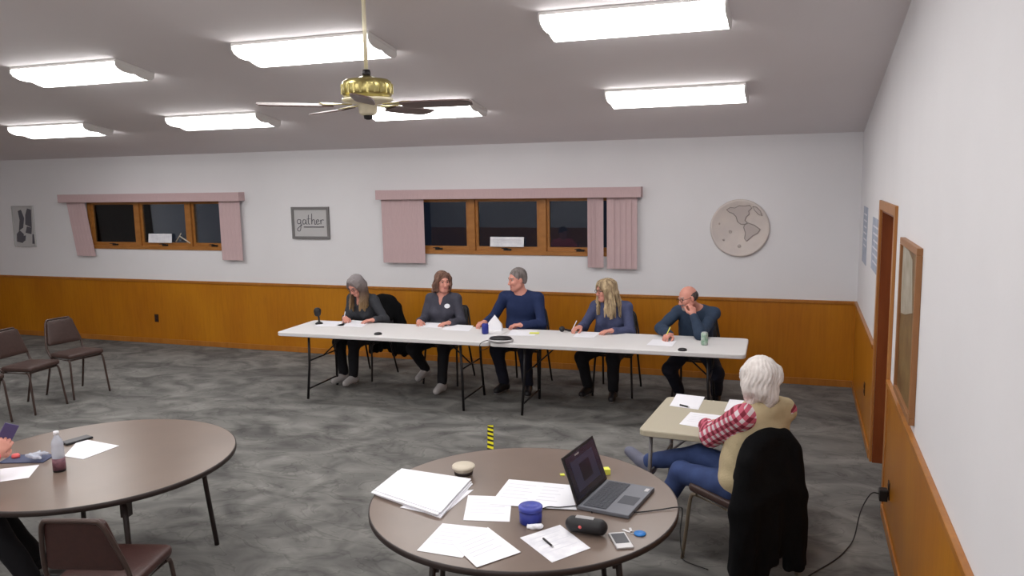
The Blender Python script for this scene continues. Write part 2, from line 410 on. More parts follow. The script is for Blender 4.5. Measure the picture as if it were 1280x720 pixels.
blind(-10.54, -7.25, [(-10.44, -10.09, 5, 4, 1.29, .12), (-7.64, -7.29, 5, 4, 1.27, 0)], 'pink vertical blinds with valance at the far left window')

# ------------------------------------------------------------------ ceiling lights
SLA = -math.atan(SL)
def ceiling_light(name_label):
    t = thing('ceiling_light', name_label, 'ceiling light', group=None)
    bm = BM()   # white pan against the ceiling, end plates of the lens
    box(bm, -.61, .61, -.22, .22, -.022, 0, bevel=.004)
    finish('housing', bm, 'light_metal', t)
    bm = BM()
    prof = [(-.215, -.022), (-.21, -.05), (-.185, -.072), (-.12, -.085), (-.05, -.081), (0, -.072), (.05, -.081), (.12, -.085), (.185, -.072), (.21, -.05), (.215, -.022)]
    A = [bm.verts.new((-.595, y, z)) for y, z in prof]; B = [bm.verts.new((.595, y, z)) for y, z in prof]
    for i in range(len(prof)-1):
        f = bm.faces.new((A[i], A[i+1], B[i+1], B[i])); f.smooth = True
    bm.faces.new(A); bm.faces.new(B[::-1]); bm.faces.new((A[0], B[0], B[-1], A[-1]))
    finish('diffuser', bm, 'diffuser', t)
    for s in (-1, 1):
        bm = BM()
        a = [bm.verts.new((s*.596, y*1.03, z*1.05+.001)) for y, z in prof]; b = [bm.verts.new((s*.608, y*1.03, z*1.05+.001)) for y, z in prof]
        bm.faces.new(a); bm.faces.new(b[::-1])
        for i in range(len(prof)): bm.faces.new((a[i], b[i], b[(i+1) % len(prof)], a[(i+1) % len(prof)]))
        finish('end_cap', bm, 'light_metal', t)
    return t
cols = [-8.62, -6.08, -3.60, -1.07]
rows = [(7.53, 'row nearest the back wall'), (5.56, 'front row')]
cl = None
names = ['leftmost', 'second from left', 'third from left', 'rightmost']
for yy, rn in rows:
    for i, x in enumerate(cols):
        y2 = {(0, 7): 7.62, (1, 7): 7.56, (2, 7): 7.52, (3, 7): 7.47, (1, 5): 5.71, (2, 5): 5.60, (3, 5): 5.53}.get((i, int(yy)), yy); z = ceil_z(y2)-.001; x = x+(.08 if (i, int(yy)) == (0, 7) else 0)
        if yy > 7: lab = ['far left', 'second from left', 'third from left, behind the fan', 'far right'][i]+' glowing light in the ceiling row nearest the back wall'
        else: lab = [None, 'glowing ceiling light at the upper left edge, front row', 'large glowing ceiling light crossed by the fan rod, front row', 'large glowing ceiling light at top right, front row'][i]
        if lab is None: continue    # outside the frame
        if cl is None: cl = ceiling_light(lab); o = cl; o.location = (x, y2, z)
        else: o = dup(cl, (x, y2, z), 0, lab)
        o.rotation_euler = (SLA, 0, 0)
# the same lamps go on over the part of the room behind the camera's view
for yy in (3.9, 2.0, 0.1, -1.7):
    for x in cols+([] if yy > 5 else []):
        o = dup(cl, (x, yy, ceil_z(yy)-.001), 0, 'long ceiling light of the rows outside the picture', 'ceiling lights out of view')
        o.rotation_euler = (SLA if yy > RIDGE_Y else -SLA, 0, 0)
o = dup(cl, (-8.62-.0, 5.56, ceil_z(5.56)-.001), 0, 'long ceiling light of the rows outside the picture', 'ceiling lights out of view'); o.rotation_euler = (SLA, 0, 0)

# ------------------------------------------------------------------ ceiling fan
ft = thing('ceiling_fan', 'brass ceiling fan with five brown blades on a long white rod', 'ceiling fan', (-2.53, 4.5, 2.785))
zt = ceil_z(4.5)-2.785
bm = BM(); lathe(bm, [(0, zt), (.07, zt), (.07, zt-.02), (.05, zt-.06), (.018, zt-.075), (0, zt-.075)], 24); finish('canopy', bm, 'brass', ft)
bm = BM(); tube(bm, [(0, 0, .235), (0, 0, zt-.07)], .0125, 12); finish('rod', bm, 'cream', ft)
bm = BM(); lathe(bm, [(0, .20), (.024, .20), (.027, .215), (.022, .238), (0, .24)], 18); finish('rod_collar', bm, 'blackmetal', ft)
bm = BM(); lathe(bm, [(0, .20), (.03, .20), (.06, .188), (.13, .178), (.148, .165), (.156, .14), (.156, .10), (.148, .08), (.12, .065), (.0, .065)], 36); finish('motor_housing', bm, 'brass', ft)
bm = BM()
for k in range(24):
    a = 2*PI*k/24; box(bm, .1555, .159, -.006, .006, .09, .15, rot=Matrix.Rotation(a, 3, 'Z'), piv=(0, 0, 0))
finish('housing_grille', bm, 'brass', ft)
bm = BM(); lathe(bm, [(0, .065), (.155, .066), (.158, .055), (.14, .045), (.09, .035), (.06, .03), (.055, -.02), (.04, -.035), (0, -.036)], 30); finish('switch_cup', bm, 'cream', ft)
bm = BM(); lathe(bm, [(0, -.036), (.028, -.037), (.026, -.055), (.012, -.062), (0, -.063)], 18); finish('switch_cap', bm, 'blackmetal', ft)
for k in range(5):
    a = math.radians(8+72*k); R = Matrix.Rotation(a, 3, 'Z')
    bm = BM(); prof = [(.22, -.05), (.30, -.062), (.48, -.066), (.62, -.060), (.655, -.045), (.665, 0), (.655, .045), (.62, .060), (.48, .066), (.30, .062), (.22, .05)]
    prism(bm, prof, -.004, .004)
    T = Matrix.Rotation(math.radians(-12), 3, 'X')
    for v in bm.verts: v.co = R @ (T @ v.co)+Vector((0, 0, .02))
    b = finish('blade', bm, 'blade', ft)
    bm = BM(); prism(bm, [(.10, -.014), (.19, -.02), (.24, -.045), (.29, -.04), (.27, 0), (.29, .04), (.24, .045), (.19, .02), (.10, .014)], .006, .012)
    for v in bm.verts:
        v.co = R @ ((T @ v.co) if v.co.x > .15 else v.co)+Vector((0, 0, .02))
    finish('blade_bracket', bm, 'brass', b)

# ------------------------------------------------------------------ wall things
t = thing('wall_plaque', 'round stone-look plaque with a relief map of the Americas', 'wall plaque', (-.63, BY, 1.74))
bm = BM(); lathe(bm, [(0, .004), (.318, .004), (.322, .012), (.318, .03), (.30, .034), (.29, .026), (.0, .026)], 64); disc = finish('disc', bm, ['plaque'], t, rot=(PI/2, 0, 0))
def plq(p): return ((p[0]-352)/275*.29, (360-p[1])/275*.29)
NA = [(215, 165), (255, 140), (300, 148), (345, 122), (400, 128), (450, 120), (470, 150), (440, 180), (448, 215), (415, 240), (405, 280), (430, 300), (405, 318), (365, 318), (330, 290), (315, 240), (285, 205), (245, 190)]
SA = [(405, 322), (440, 306), (500, 328), (560, 372), (535, 412), (490, 436), (455, 470), (425, 495), (404, 470), (412, 410), (394, 352)]
G = [(480, 130), (520, 140), (560, 180), (575, 230), (540, 215), (500, 170)]
for pl in (NA, SA, G):
    bm = BM(); prism(bm, [plq(q) for q in pl], .026, .031); rf = finish('relief', bm, 'relief', t, rot=(PI/2, 0, 0))
    bm = BM(); tube(bm, [plq(q)+(.031,) for q in pl], .0045, 6, closed=True); finish('outline', bm, 'relief2', rf)
t.children[0]
for r_, x_, z_ in ((.02, -.10, -.04), (.016, -.17, -.13), (.022, .0, -.2), (.014, -.22, .05)):
    bm = BM(); lathe(bm, [(0, 0), (r_, 0), (r_*.6, .004), (0, .005)], 12); finish('relief', bm, 'relief', t, loc=(x_, -.025, z_), rot=(PI/2, 0, 0))

def picture(name, label, cx, z0, z1, wd, fr, frm, artm, fw=.035):
    t = thing(name, label, 'picture', (cx, BY, z0)); h = z1-z0; hw = wd/2
    bm = BM()
    box(bm, -hw, hw, -.028, -.0, 0, fw, bevel=.004); box(bm, -hw, hw, -.028, 0, h-fw, h, bevel=.004)
    box(bm, -hw, -hw+fw, -.028, 0, fw, h-fw, bevel=.004); box(bm, hw-fw, hw, -.028, 0, fw, h-fw, bevel=.004)
    finish('frame', bm, frm, t)
    bm = BM(); box(bm, -hw+fw, hw-fw, -.012, -.004, fw, h-fw); a = finish('artwork', bm, artm, t)
    return t, a
t, a = picture('framed_picture', 'small grey-framed sign with a handwritten word and underline, between the windows', -6.20, 1.575, 2.005, .585, None, 'frame_grey', 'artpaper')
bm = BM()
def gp(q): return ((q[0]-415)*.585/580, -.013, (590-q[1])*.43/485)
for q, r in (([(262, 300), (225, 295), (208, 325), (225, 360), (258, 345), (264, 300), (262, 400), (250, 460), (220, 470), (205, 440), (240, 405), (290, 370)], .0055),
             ([(342, 305), (310, 298), (294, 330), (305, 365), (335, 350), (344, 305), (346, 355), (366, 366)], .0055),
             ([(388, 225), (382, 300), (384, 355), (405, 366)], .0055), ([(355, 290), (420, 282)], .004),
             ([(440, 205), (436, 280), (434, 368), (440, 320), (462, 296), (478, 315), (480, 366), (500, 360)], .0055),
             ([(505, 335), (545, 322), (535, 298), (512, 305), (504, 338), (520, 366), (555, 355)], .0055),
             ([(572, 300), (574, 366), (576, 322), (595, 300), (622, 304)], .0055), ([(310, 408), (620, 408)], .0075)):
    tube(bm, smoothpath([gp(v) for v in q], 4), r*.9, 6)
finish('lettering', bm, 'artdark', a)
t, a = picture('poster', 'grey ink sketch poster near the left edge of the back wall', -11.41, 1.41, 2.05, .44, None, 'artpaper', 'artpaper', .012)
bm = BM()
for poly in ([(-.12, .25), (-.02, .30), (.02, .45), (-.03, .58), (-.1, .56), (-.08, .42)], [(.03, .35), (.16, .30), (.18, .58), (.1, .6), (.05, .5)], [(-.18, .08), (-.06, .06), (-.02, .2), (-.1, .26), (-.17, .2)],
             [(.02, .22), (.14, .2), (.16, .30), (.06, .32)], [(-.06, .07), (.0, .1), (.02, .18), (-.04, .17)], [(.14, .05), (.19, .05), (.19, .2), (.16, .2)]):
    prism(bm, poly, .012, .0135)
for v in bm.verts: v.co = Vector((v.co.x, -v.co.z, v.co.y))
finish('drawing', bm, 'artdark', a)
def outlet(name, label, cat, loc, rz):
    t = thing(name, label, cat, loc, rz)
    bm = BM(); box(bm, -.036, .036, -.006, 0, -.058, .058, bevel=.002); finish('cover_plate', bm, 'outlet', t)
    for s in (-1, 1):
        bm = BM(); box(bm, -.017, .017, -.009, -.005, s*.024-.014, s*.024+.014, bevel=.002); finish('socket', bm, 'black', t)
    return t
outlet('wall_outlet', 'dark brown outlet on the panelling below the far left window', 'outlet', (-8.94, BY-.012, .38), 0)
outlet('wall_outlet', 'dark outlet on the panelling between the room corner and the door', 'outlet', (RX-.012, 7.75, .40), -PI/2)
outlet('wall_outlet', 'dark outlet with a plugged-in adapter low on the right wall', 'outlet', (RX-.012, 5.52, .30), -PI/2)
t = thing('power_adapter', 'black power adapter plugged into the right wall outlet', 'power adapter', (RX-.022, 5.52, .27))
bm = BM(); box(bm, -.05, 0, -.035, .035, -.04, .035, bevel=.006); finish('adapter_body', bm, 'black', t)
bm = BM(); pth = [(-.05, 0, -.0), (-.1, -.02, .0), (-.16, -.08, -.10), (-.20, -.18, -.24), (-.25, -.32, -.262), (-.33, -.5, -.264), (-.48, -.75, -.264), (-.6, -.98, -.264), (-.95, -1.2, -.264)]
tube(bm, smoothpath(pth), .004, 8); finish('cord', bm, 'black', t)
for k, (y, z0, z1, yw, lab) in enumerate(((8.60, 1.45, 2.0, .5, 'pale notice on the right wall nearest the room corner'), (7.45, 1.5, 1.95, .6, 'blue-grey notice sheet on the right wall beside the door'))):
    bm = BM(); box(bm, RX-.004, RX, y-yw/2, y+yw/2, z0, z1)
    for i in range(6): box(bm, RX-.0048, RX-.004, y-yw/2+.05, y+yw/2-.08-.03*(i % 3), z1-.08-.06*i, z1-.065-.06*i, mi=1)
    o = finish('wall_notice', bm, ['notice', 'print']); tag(o, lab, 'notice')
t = thing('framed_map', 'tall oak-framed brown map print on the right wall', 'picture', (RX, 5.02, 1.0))
bm = BM(); hh = .95
for a in ((-.385, .385, 0, .04), (-.385, .385, hh-.04, hh), (-.385, -.345, .04, hh-.04), (.345, .385, .04, hh-.04)): box(bm, -.03, 0, a[0], a[1], a[2], a[3], bevel=.004)
finish('frame', bm, 'frame_oak', t)
bm = BM(); box(bm, -.014, -.004, -.345, .345, .04, hh-.04); aw = finish('artwork', bm, 'mapart', t)
bm = BM(); prism(bm, [(-.2, .58), (.1, .52), (.3, .5), (.335, .6), (.335, .9), (.1, .9), (-.1, .86), (-.15, .7)], .014, .0155)
for v in bm.verts: v.co = Vector((-v.co.z, v.co.x, v.co.y))
finish('map_area', bm, 'mapart2', aw)

# ------------------------------------------------------------------ tables
TR = .024; TC = Vector((-2.873, 7.672, 0))
def folding_table(label, L, W, loc, rz, top, H=.74, leg_in=.34, legm='greymetal'):
    t = thing('folding_table', label, 'table', loc, rz, None)
    bm = BM(); r = .05; n = 6; poly = []
    for cx, cy, a0 in ((L/2-r, W/2-r, 0), (-L/2+r, W/2-r, PI/2), (-L/2+r, -W/2+r, PI), (L/2-r, -W/2+r, 1.5*PI)):
        for k in range(n+1):
            a = a0+PI/2*k/n; poly.append((cx+r*math.cos(a), cy+r*math.sin(a)))
    def ring(s, z): return [bm.verts.new((p[0]*(1-s/(L/2)), p[1]*(1-s/(W/2)), z)) for p in poly]
    rs = [ring(.012, H-.045), ring(0, H-.038), ring(0, H-.008), ring(.003, H-.002), ring(.010, H)]
    for A, B in zip(rs[:-1], rs[1:]):
        for i in range(len(poly)):
            j = (i+1) % len(poly); f = bm.faces.new((A[i], A[j], B[j], B[i]))
    bm.faces.new(rs[0][::-1]); bm.faces.new(rs[-1])
    finish('tabletop', bm, top, t)
    for s in (-1, 1):
        x = s*(L/2-leg_in)
        for q in (-1, 1):
            bm = BM(); y = q*(W/2-.1)
            tube(bm, [(x, y, H-.045), (x+s*.01, y, .38), (x+s*.03, q*(W/2-.07), 0.0)], .0135, 12)
            finish('leg', bm, legm, t)
        bm = BM(); tube(bm, [(x+s*.024, -(W/2-.08), .11), (x+s*.024, W/2-.08, .11)], .009); tube(bm, [(x, -(W/2-.1), H-.06), (x, W/2-.1, H-.06)], .009); finish('crossbar', bm, legm, t)
        bm = BM(); tube(bm, [(x, 0, .42), (x-s*.30, 0, H-.05)], .008); tube(bm, [(x+s*.005, -(W/2-.1), .42), (x+s*.005, W/2-.1, .42)], .008); finish('brace', bm, legm, t)
    return t
dv = Vector((math.cos(TR), math.sin(TR), 0))
ftab = folding_table('long white folding table, left of the two joined, tabletop microphone on it', 2.44, .76, TC-dv*1.222, TR, 'whitetable', legm='blackmetal')
dup(ftab, TC+dv*1.222, TR, 'long white folding table, right of the two joined, green can on it')
stab = folding_table('small square putty-coloured folding table with papers, before the white-haired woman', .88, .84, (-.47, 5.36, 0), math.radians(-4), 'tantable', leg_in=.06, legm='greymetal')

def round_table(label, c, R, leg_rot):
    t = thing('round_table', label, 'table', c, 0)
    bm = BM(); lathe(bm, [(0, .715), (R-.006, .715), (R-.006, .74), (0, .74)], 96)
    for f in bm.faces: f.smooth = False
    tp = finish('tabletop', bm, 'tabletop', t)
    bm = BM(); lathe(bm, [(R-.006, .708), (R, .712), (R+.001, .725), (R, .738), (R-.006, .7405), (R-.006, .708)], 96, cap=False); finish('edge_band', bm, 'tableedge', tp)
    for s in (-1, 1):
        for q in (-1, 1):
            bm = BM(); p = Matrix.Rotation(leg_rot, 3, 'Z')
            tube(bm, [p @ Vector((s*.42, q*.40, .71)), p @ Vector((s*.44, q*.42, .4)), p @ Vector((s*.47, q*.45, 0.0))], .0155, 12)
            finish('leg', bm, 'tableedge', t)
        bm = BM(); tube(bm, [p @ Vector((s*.42, -.40, .70)), p @ Vector((s*.42, .40, .70))], .012); pass
        box(bm, s*.42-.02, s*.42+.02, -.41, -.36, .56, .70, rot=p, piv=(0, 0, 0))
        finish('leg_brace', bm, 'tableedge', t)
    bm = BM(); lathe(bm, [(R-.10, .70), (R-.07, .70), (R-.07, .715), (R-.10, .715), (R-.10, .70)], 64, cap=False); finish('apron_ring', bm, 'tableedge', t)
    return t
RT1 = Vector((-1.284, 3.70, 0)); RT2 = Vector((-3.914, 3.538, 0))
round_table('round brown table with the open laptop and scattered papers', RT1, .775, math.radians(20))
round_table('round brown table at left with the water bottle', RT2, .785, math.radians(12))

# ------------------------------------------------------------------ chairs (facing +Y of their own frame)
def make_chair(label, up, frame, group=None):
    t = thing('stacking_chair', label, 'chair', (0, 0, 0), 0, group)
    def pad(name, corners, thick, nrm_, r=.045):
        bm = BM(); nv = Vector(nrm_); cs = [Vector(c) for c in corners]; cen = sum(cs, Vector())/4; out = []
        for i in range(4):
            p = cs[i]; a = (cs[i-1]-p).normalized(); b = (cs[(i+1) % 4]-p).normalized()
            for k in range(6):
                t_ = k/5; out.append((p+a*r)*(1-t_)**2+p*2*t_*(1-t_)+(p+b*r)*t_**2)
        rings = []
        for ins, h in ((.06, 0), (.012, 0), (.003, .1), (0, .3), (0, .65), (.004, .88), (.014, .98), (.06, 1.06), (.14, 1.12)):
            rings.append([bm.verts.new(p+(cen-p)*(min(1, ins/.2))+nv*thick*h) for p in out])
        n = len(out)
        for A, B in zip(rings[:-1], rings[1:]):
            for i in range(n): f = bm.faces.new((A[i], A[(i+1) % n], B[(i+1) % n], B[i])) if True else None
        bm.faces.new(rings[0][::-1]); bm.faces.new(rings[-1])
        bmesh.ops.recalc_face_normals(bm, faces=bm.faces)
        return finish(name, bm, up, t, smooth=True)
    pad('seat', [(-.20, -.18, .44), (.20, -.18, .44), (.21, .21, .45), (-.21, .21, .45)], .05, (0, 0, 1))
    pad('backrest', [(-.195, -.214, .56), (.195, -.214, .56), (.145, -.283, .832), (-.145, -.283, .832)], .036, (0, .966, .258), r=.03)
    for s in (-1, 1):
        bm = BM(); tube(bm, smoothpath([(s*.19, .14, .435), (s*.195, .185, .41), (s*.205, .21, .2), (s*.215, .235, 0)], 4), .0115, 10); finish('leg', bm, frame, t)
        bm = BM(); tube(bm, smoothpath([(s*.19, -.12, .435), (s*.195, -.17, .40), (s*.205, -.225, .2), (s*.215, -.28, 0)], 4), .0115, 10); finish('leg', bm, frame, t)
    bm = BM(); tube(bm, [(-.19, .17, .432), (.19, .17, .432), (.19, -.16, .432), (-.19, -.16, .432)], .010, 8, closed=True); finish('seat_frame', bm, frame, t)
    bm = BM(); tube(bm, smoothpath([(-.20, -.14, .435), (-.205, -.19, .5), (-.20, -.222, .6), (-.158, -.276, .78), (-.135, -.290, .83), (-.10, -.295, .842), (.10, -.295, .842), (.135, -.290, .83), (.158, -.276, .78), (.20, -.222, .6), (.205, -.19, .5), (.20, -.14, .435)], 4), .0115, 10)
    finish('back_frame', bm, frame, t)
    return t
CH0 = make_chair('empty brown stacking chair farthest back on the left, beside the panelling', 'vinyl', 'chairframe')
def place(ch, x, y, f): ch.location = (x, y, 0); ch.rotation_euler = (0, 0, math.atan2(-f[0], f[1]))
place(CH0, -7.70, 6.80, (.985, -.17))
def nchair(x, y, f, lab):
    c = dup(CH0, (x, y, 0), math.atan2(-f[0], f[1]), lab); return c
nchair(-7.66, 6.17, (.97, .1), 'empty brown stacking chair cut by the left edge, backrest visible, nearer than the farthest one')
nchair(-7.72, 5.60, (.95, -.3), 'empty brown stacking chair with only front legs and seat edge showing at the left edge')
CHR = make_chair('empty maroon-seated chair pushed toward the left round table, bottom left', 'vinyl_red', 'chairframe')
place(CHR, -3.17, 2.90, (-.26, .965))
CHB = make_chair('dark chair under the woman in the charcoal cardigan, leftmost at the long table', 'black', 'blackmetal')
place(CHB, -4.86, 8.42, (-.15, -1))
def bchair(x, y, f, lab): return dup(CHB, (x, y, 0), math.atan2(-f[0], f[1]), lab)
bchair(-3.84, 8.47, (.0, -1), 'dark chair under the curly-haired woman with the name badge')
bchair(-2.88, 8.50, (.0, -1), 'dark chair under the man in the navy sweater')
bchair(-1.84, 8.50, (.0, -1), 'dark chair under the blonde woman in slate blue')
bchair(-.98, 8.47, (-.05, -1), 'dark chair under the balding man, rightmost at the long table')
WCH = make_chair('beige-framed chair under the white-haired woman, black coat hung on it', 'vinyl', 'tanframe')
WF = Vector((-.76, .65, 0)).normalized()
place(WCH, -.31, 4.80, WF)
bchair(-4.60, 2.86, (.66, .75), 'chair of the person at the left edge holding a phone')

# ------------------------------------------------------------------ signed-distance modelling for soft shapes
def nrm(v): v = np.asarray(v, float); return v/np.linalg.norm(v)
class Soft:
    def __init__(s): s.p = []
    def cone(s, a, b, r1, r2, k=.02, flat=None, sub=False): s.p.append(('c', np.array(a, float), np.array(b, float), r1, r2, k, flat, sub)); return s
    def chain(s, pts, rs, k=.02, **kw):
        for i in range(len(pts)-1): s.cone(pts[i], pts[i+1], rs[i], rs[i+1], k, **kw)
        return s
    def ell(s, c, r, R=None, k=.02, sub=False): s.p.append(('e', np.array(c, float), np.array(r, float), np.eye(3) if R is None else np.array(R, float), k, sub)); return s
    def build(s, vox, name, mats, parent, bump=None, origin=(0, 0, 0), matfn=None, cuts=(), pad=.03):
        lo = np.full(3, 1e9); hi = -lo
        for q in s.p:
            if q[-1]: continue
            if q[0] == 'c':
                m = max(q[3], q[4]); lo = np.minimum(lo, np.minimum(q[1], q[2])-m); hi = np.maximum(hi, np.maximum(q[1], q[2])+m)
            else: m = q[2].max(); lo = np.minimum(lo, q[1]-m); hi = np.maximum(hi, q[1]+m)
        lo -= pad; hi += pad
        n = np.ceil((hi-lo)/vox).astype(int)+1
        ax = [lo[i]+vox*np.arange(n[i]) for i in range(3)]
        D = np.full(n, .06, np.float32)
        for q in s.p:
            if q[0] == 'c': m = max(q[3], q[4])+.06; l = np.minimum(q[1], q[2])-m; h = np.maximum(q[1], q[2])+m
            else: m = q[2].max()+.06; l = q[1]-m; h = q[1]+m
            i0 = np.maximum(0, np.floor((l-lo)/vox).astype(int)); i1 = np.minimum(n, np.ceil((h-lo)/vox).astype(int)+1)
            if (i1 <= i0).any(): continue
            sl = tuple(slice(i0[i], i1[i]) for i in range(3))
            X, Y, Z = np.meshgrid(*[ax[i][sl[i]].astype(np.float32) for i in range(3)], indexing='ij')
            P = np.stack([X, Y, Z], -1)
            if q[0] == 'c':
                a, b = q[1].astype(np.float32), q[2].astype(np.float32); v = P-a; ab = b-a
                if q[6] is not None:
                    fa, fac = q[6]; fa = nrm(fa).astype(np.float32); g = np.float32(1/fac-1)
                    v = v+(v@fa)[..., None]*fa*g; ab = ab+(ab@fa)*fa*g
                tt = np.clip((v@ab)/max(1e-9, float(ab@ab)), 0, 1)
                d = np.linalg.norm(v-tt[..., None]*ab, axis=-1)-(q[3]+(q[4]-q[3])*tt); k = q[5]
            else:
                v = (P-q[1].astype(np.float32))@q[3].astype(np.float32); r = q[2].astype(np.float32)
                k0 = np.linalg.norm(v/r, axis=-1); k1 = np.linalg.norm(v/(r*r), axis=-1)+1e-6; d = k0*(k0-1)/k1; k = q[4]
            A = D[sl]
            if q[-1]:
                d = -d; hh = np.maximum(k-np.abs(A-d), 0)/k; D[sl] = np.maximum(A, d)+hh*hh*k/4
            else:
                hh = np.maximum(k-np.abs(A-d), 0)/k; D[sl] = np.minimum(A, d)-hh*hh*k/4
        if bump is not None or cuts:
            idx = np.argwhere(np.abs(D) < .045); P = lo+idx*vox; vals = D[tuple(idx.T)]
            if bump is not None: vals = vals+bump(P).astype(np.float32)
            D[tuple(idx.T)] = vals
            for cpt, cn in cuts:   # keep the side where (p-cpt).cn < 0
                X, Y, Z = np.meshgrid(*[ax[i].astype(np.float32) for i in range(3)], indexing='ij')
                D = np.maximum(D, (X-cpt[0])*cn[0]+(Y-cpt[1])*cn[1]+(Z-cpt[2])*cn[2])
        D[0] = D[-1] = .05; D[:, 0] = D[:, -1] = .05; D[:, :, 0] = D[:, :, -1] = .05
        S = D < 0
        cs = np.zeros(tuple(np.array(S.shape)-1), np.int8)
        for i in (0, 1):
            for j in (0, 1):
                for kk in (0, 1): cs += S[i:S.shape[0]-1+i, j:S.shape[1]-1+j, kk:S.shape[2]-1+kk]
        act = (cs > 0) & (cs < 8)
        ids = np.full(act.shape, -1, np.int64); cells = np.argwhere(act); ids[tuple(cells.T)] = np.arange(len(cells))
        acc = np.zeros((len(cells), 3)); cnt = np.zeros(len(cells))
        offs = [(i, j, kk) for i in (0, 1) for j in (0, 1) for kk in (0, 1)]
        for o1 in offs:
            for a in range(3):
                if o1[a]: continue
                o2 = list(o1); o2[a] = 1
                v1 = D[tuple((cells+o1).T)]; v2 = D[tuple((cells+o2).T)]
                mk = (v1 < 0) != (v2 < 0)
                t = np.where(mk, v1/np.where(mk, v1-v2, 1), 0)
                pos = np.array(o1, float)[None, :]+t[:, None]*(np.array(o2)-np.array(o1))[None, :]
                acc += pos*mk[:, None]; cnt += mk
        V = lo+(cells+acc/cnt[:, None])*vox-np.array(origin)
        Fs = []
        for a in range(3):
            b, c = (a+1) % 3, (a+2) % 3
            s1 = [slice(None)]*3; s2 = [slice(None)]*3; s1[a] = slice(0, -1); s2[a] = slice(1, None)
            x1, x2 = S[tuple(s1)], S[tuple(s2)]
            e = np.argwhere(x1 != x2); e = e[(e[:, b] > 0) & (e[:, c] > 0)]
            fl = x1[tuple(e.T)]
            ob = np.zeros(3, int); ob[b] = 1; oc = np.zeros(3, int); oc[c] = 1
            q = np.stack([ids[tuple((e-ob-oc).T)], ids[tuple((e-oc).T)], ids[tuple(e.T)], ids[tuple((e-ob).T)]], 1)
            q[~fl] = q[~fl][:, ::-1]; Fs.append(q)
        Fc = np.concatenate(Fs)
        # relax a little
        nv = len(V)
        for it in range(2):
            sm = np.zeros_like(V); ct = np.zeros(nv)
            for i in range(4):
                j = (i+1) % 4
                for p_, q_ in ((i, j), (j, i)):
                    for ax_ in range(3): sm[:, ax_] += np.bincount(Fc[:, p_], V[Fc[:, q_], ax_], nv)
                    ct += np.bincount(Fc[:, p_], minlength=nv)
            V = V+.45*(sm/np.maximum(ct, 1)[:, None]-V)
        me = bpy.data.meshes.new(name); me.vertices.add(nv); me.vertices.foreach_set('co', V.astype(np.float32).ravel())
        me.loops.add(len(Fc)*4); me.loops.foreach_set('vertex_index', Fc.ravel().astype(np.int32))
        me.polygons.add(len(Fc)); me.polygons.foreach_set('loop_start', (np.arange(len(Fc))*4).astype(np.int32)); me.polygons.foreach_set('loop_total', np.full(len(Fc), 4, np.int32))
        me.polygons.foreach_set('use_smooth', np.ones(len(Fc), bool))
        for x in mats: me.materials.append(MT[x] if isinstance(x, str) else x)
        if matfn is not None:
            cen = V[Fc].mean(1)+np.array(origin); me.polygons.foreach_set('material_index', matfn(cen).astype(np.int32))
        me.update(calc_edges=True); me.validate()
        o = bpy.data.objects.new(name, me); C.objects.link(o)
        if parent: o.parent = parent
        return o
def wrinkle(amp=.004, f=28, seed=0):
    rs = np.random.RandomState(seed); ks = rs.normal(size=(5, 3))*f; ph = rs.uniform(0, 6.28, 5)
    def fn(P):
        d = 0
        for k, h in zip(ks, ph): d = d+np.sin(P@k+h+1.5*np.sin(P@(k[::-1]*.5)))
        return d*amp/3.2
    return fn

def ik(a, c, l1, l2, pole):
    a, c = np.array(a, float), np.array(c, float); d = c-a; L = np.linalg.norm(d); L2 = min(L, (l1+l2)*.999); dn = d/L
    x = (l1*l1-l2*l2+L2*L2)/(2*L2); h = math.sqrt(max(l1*l1-x*x, 0)); pl = np.array(pole, float); pl = pl-dn*(pl@dn); pl = nrm(pl)
    return a+dn*x*(L/L2)+pl*h
UPZ = np.array([0, 0, 1.0])

def hand_prims(S, wrist, fdir, palm_n, thumb_side, curl=.5, sc=1.0, spread=1.0, root_r=.024):
    """palm with four unequal bent fingers and a thumb from the side; palm_n points out of the palm"""
    f = nrm(fdir); n = nrm(np.array(palm_n)-f*(np.array(palm_n)@f)); t = np.cross(n, f)
    if t@np.array(thumb_side) < 0: t = -t
    w = np.array(wrist, float)
    kn = []
    for i, (off, ln) in enumerate(((.029, .088), (.010, .092), (-.009, .087), (-.027, .078))):
        k0 = w+f*ln*sc+t*off*sc*spread; kn.append(k0)
        S.cone(w+t*off*.45*sc, k0, .0165*sc, .0112*sc, k=.012)
    S.cone(w-f*.02, w+f*.03*sc, root_r*sc, .022*sc, k=.015)
    L = ((.042, .026, .021), (.046, .030, .022), (.042, .028, .021), (.034, .021, .019))
    for i, k0 in enumerate(kn):
        ang = curl*(.55+.08*i); d = nrm(f*math.cos(ang)+n*math.sin(ang)+t*(.06-.05*i)*spread); p = k0; r = .0092*sc*(1 if i < 3 else .88)
        for j, l in enumerate(L[i]):
            q = p+d*l*sc; S.cone(p, q, r, r*.93, k=.004); p = q; r *= .93
            ang += curl*(.9 if j == 0 else .6); d = nrm(f*math.cos(ang)+n*math.sin(ang)+t*(.06-.05*i)*spread)
    b = w+f*.022*sc+t*.022*sc+n*.004
    m1 = b+nrm(f*.6+t*.75+n*.35)*.042*sc; m2 = m1+nrm(f*.85+t*.2+n*.4)*.032*sc; m3 = m2+nrm(f*.95-t*.05+n*.45)*.026*sc
    S.chain([b, m1, m2, m3], [.0165*sc, .0125*sc, .0108*sc, .0088*sc], k=.010)
    return kn

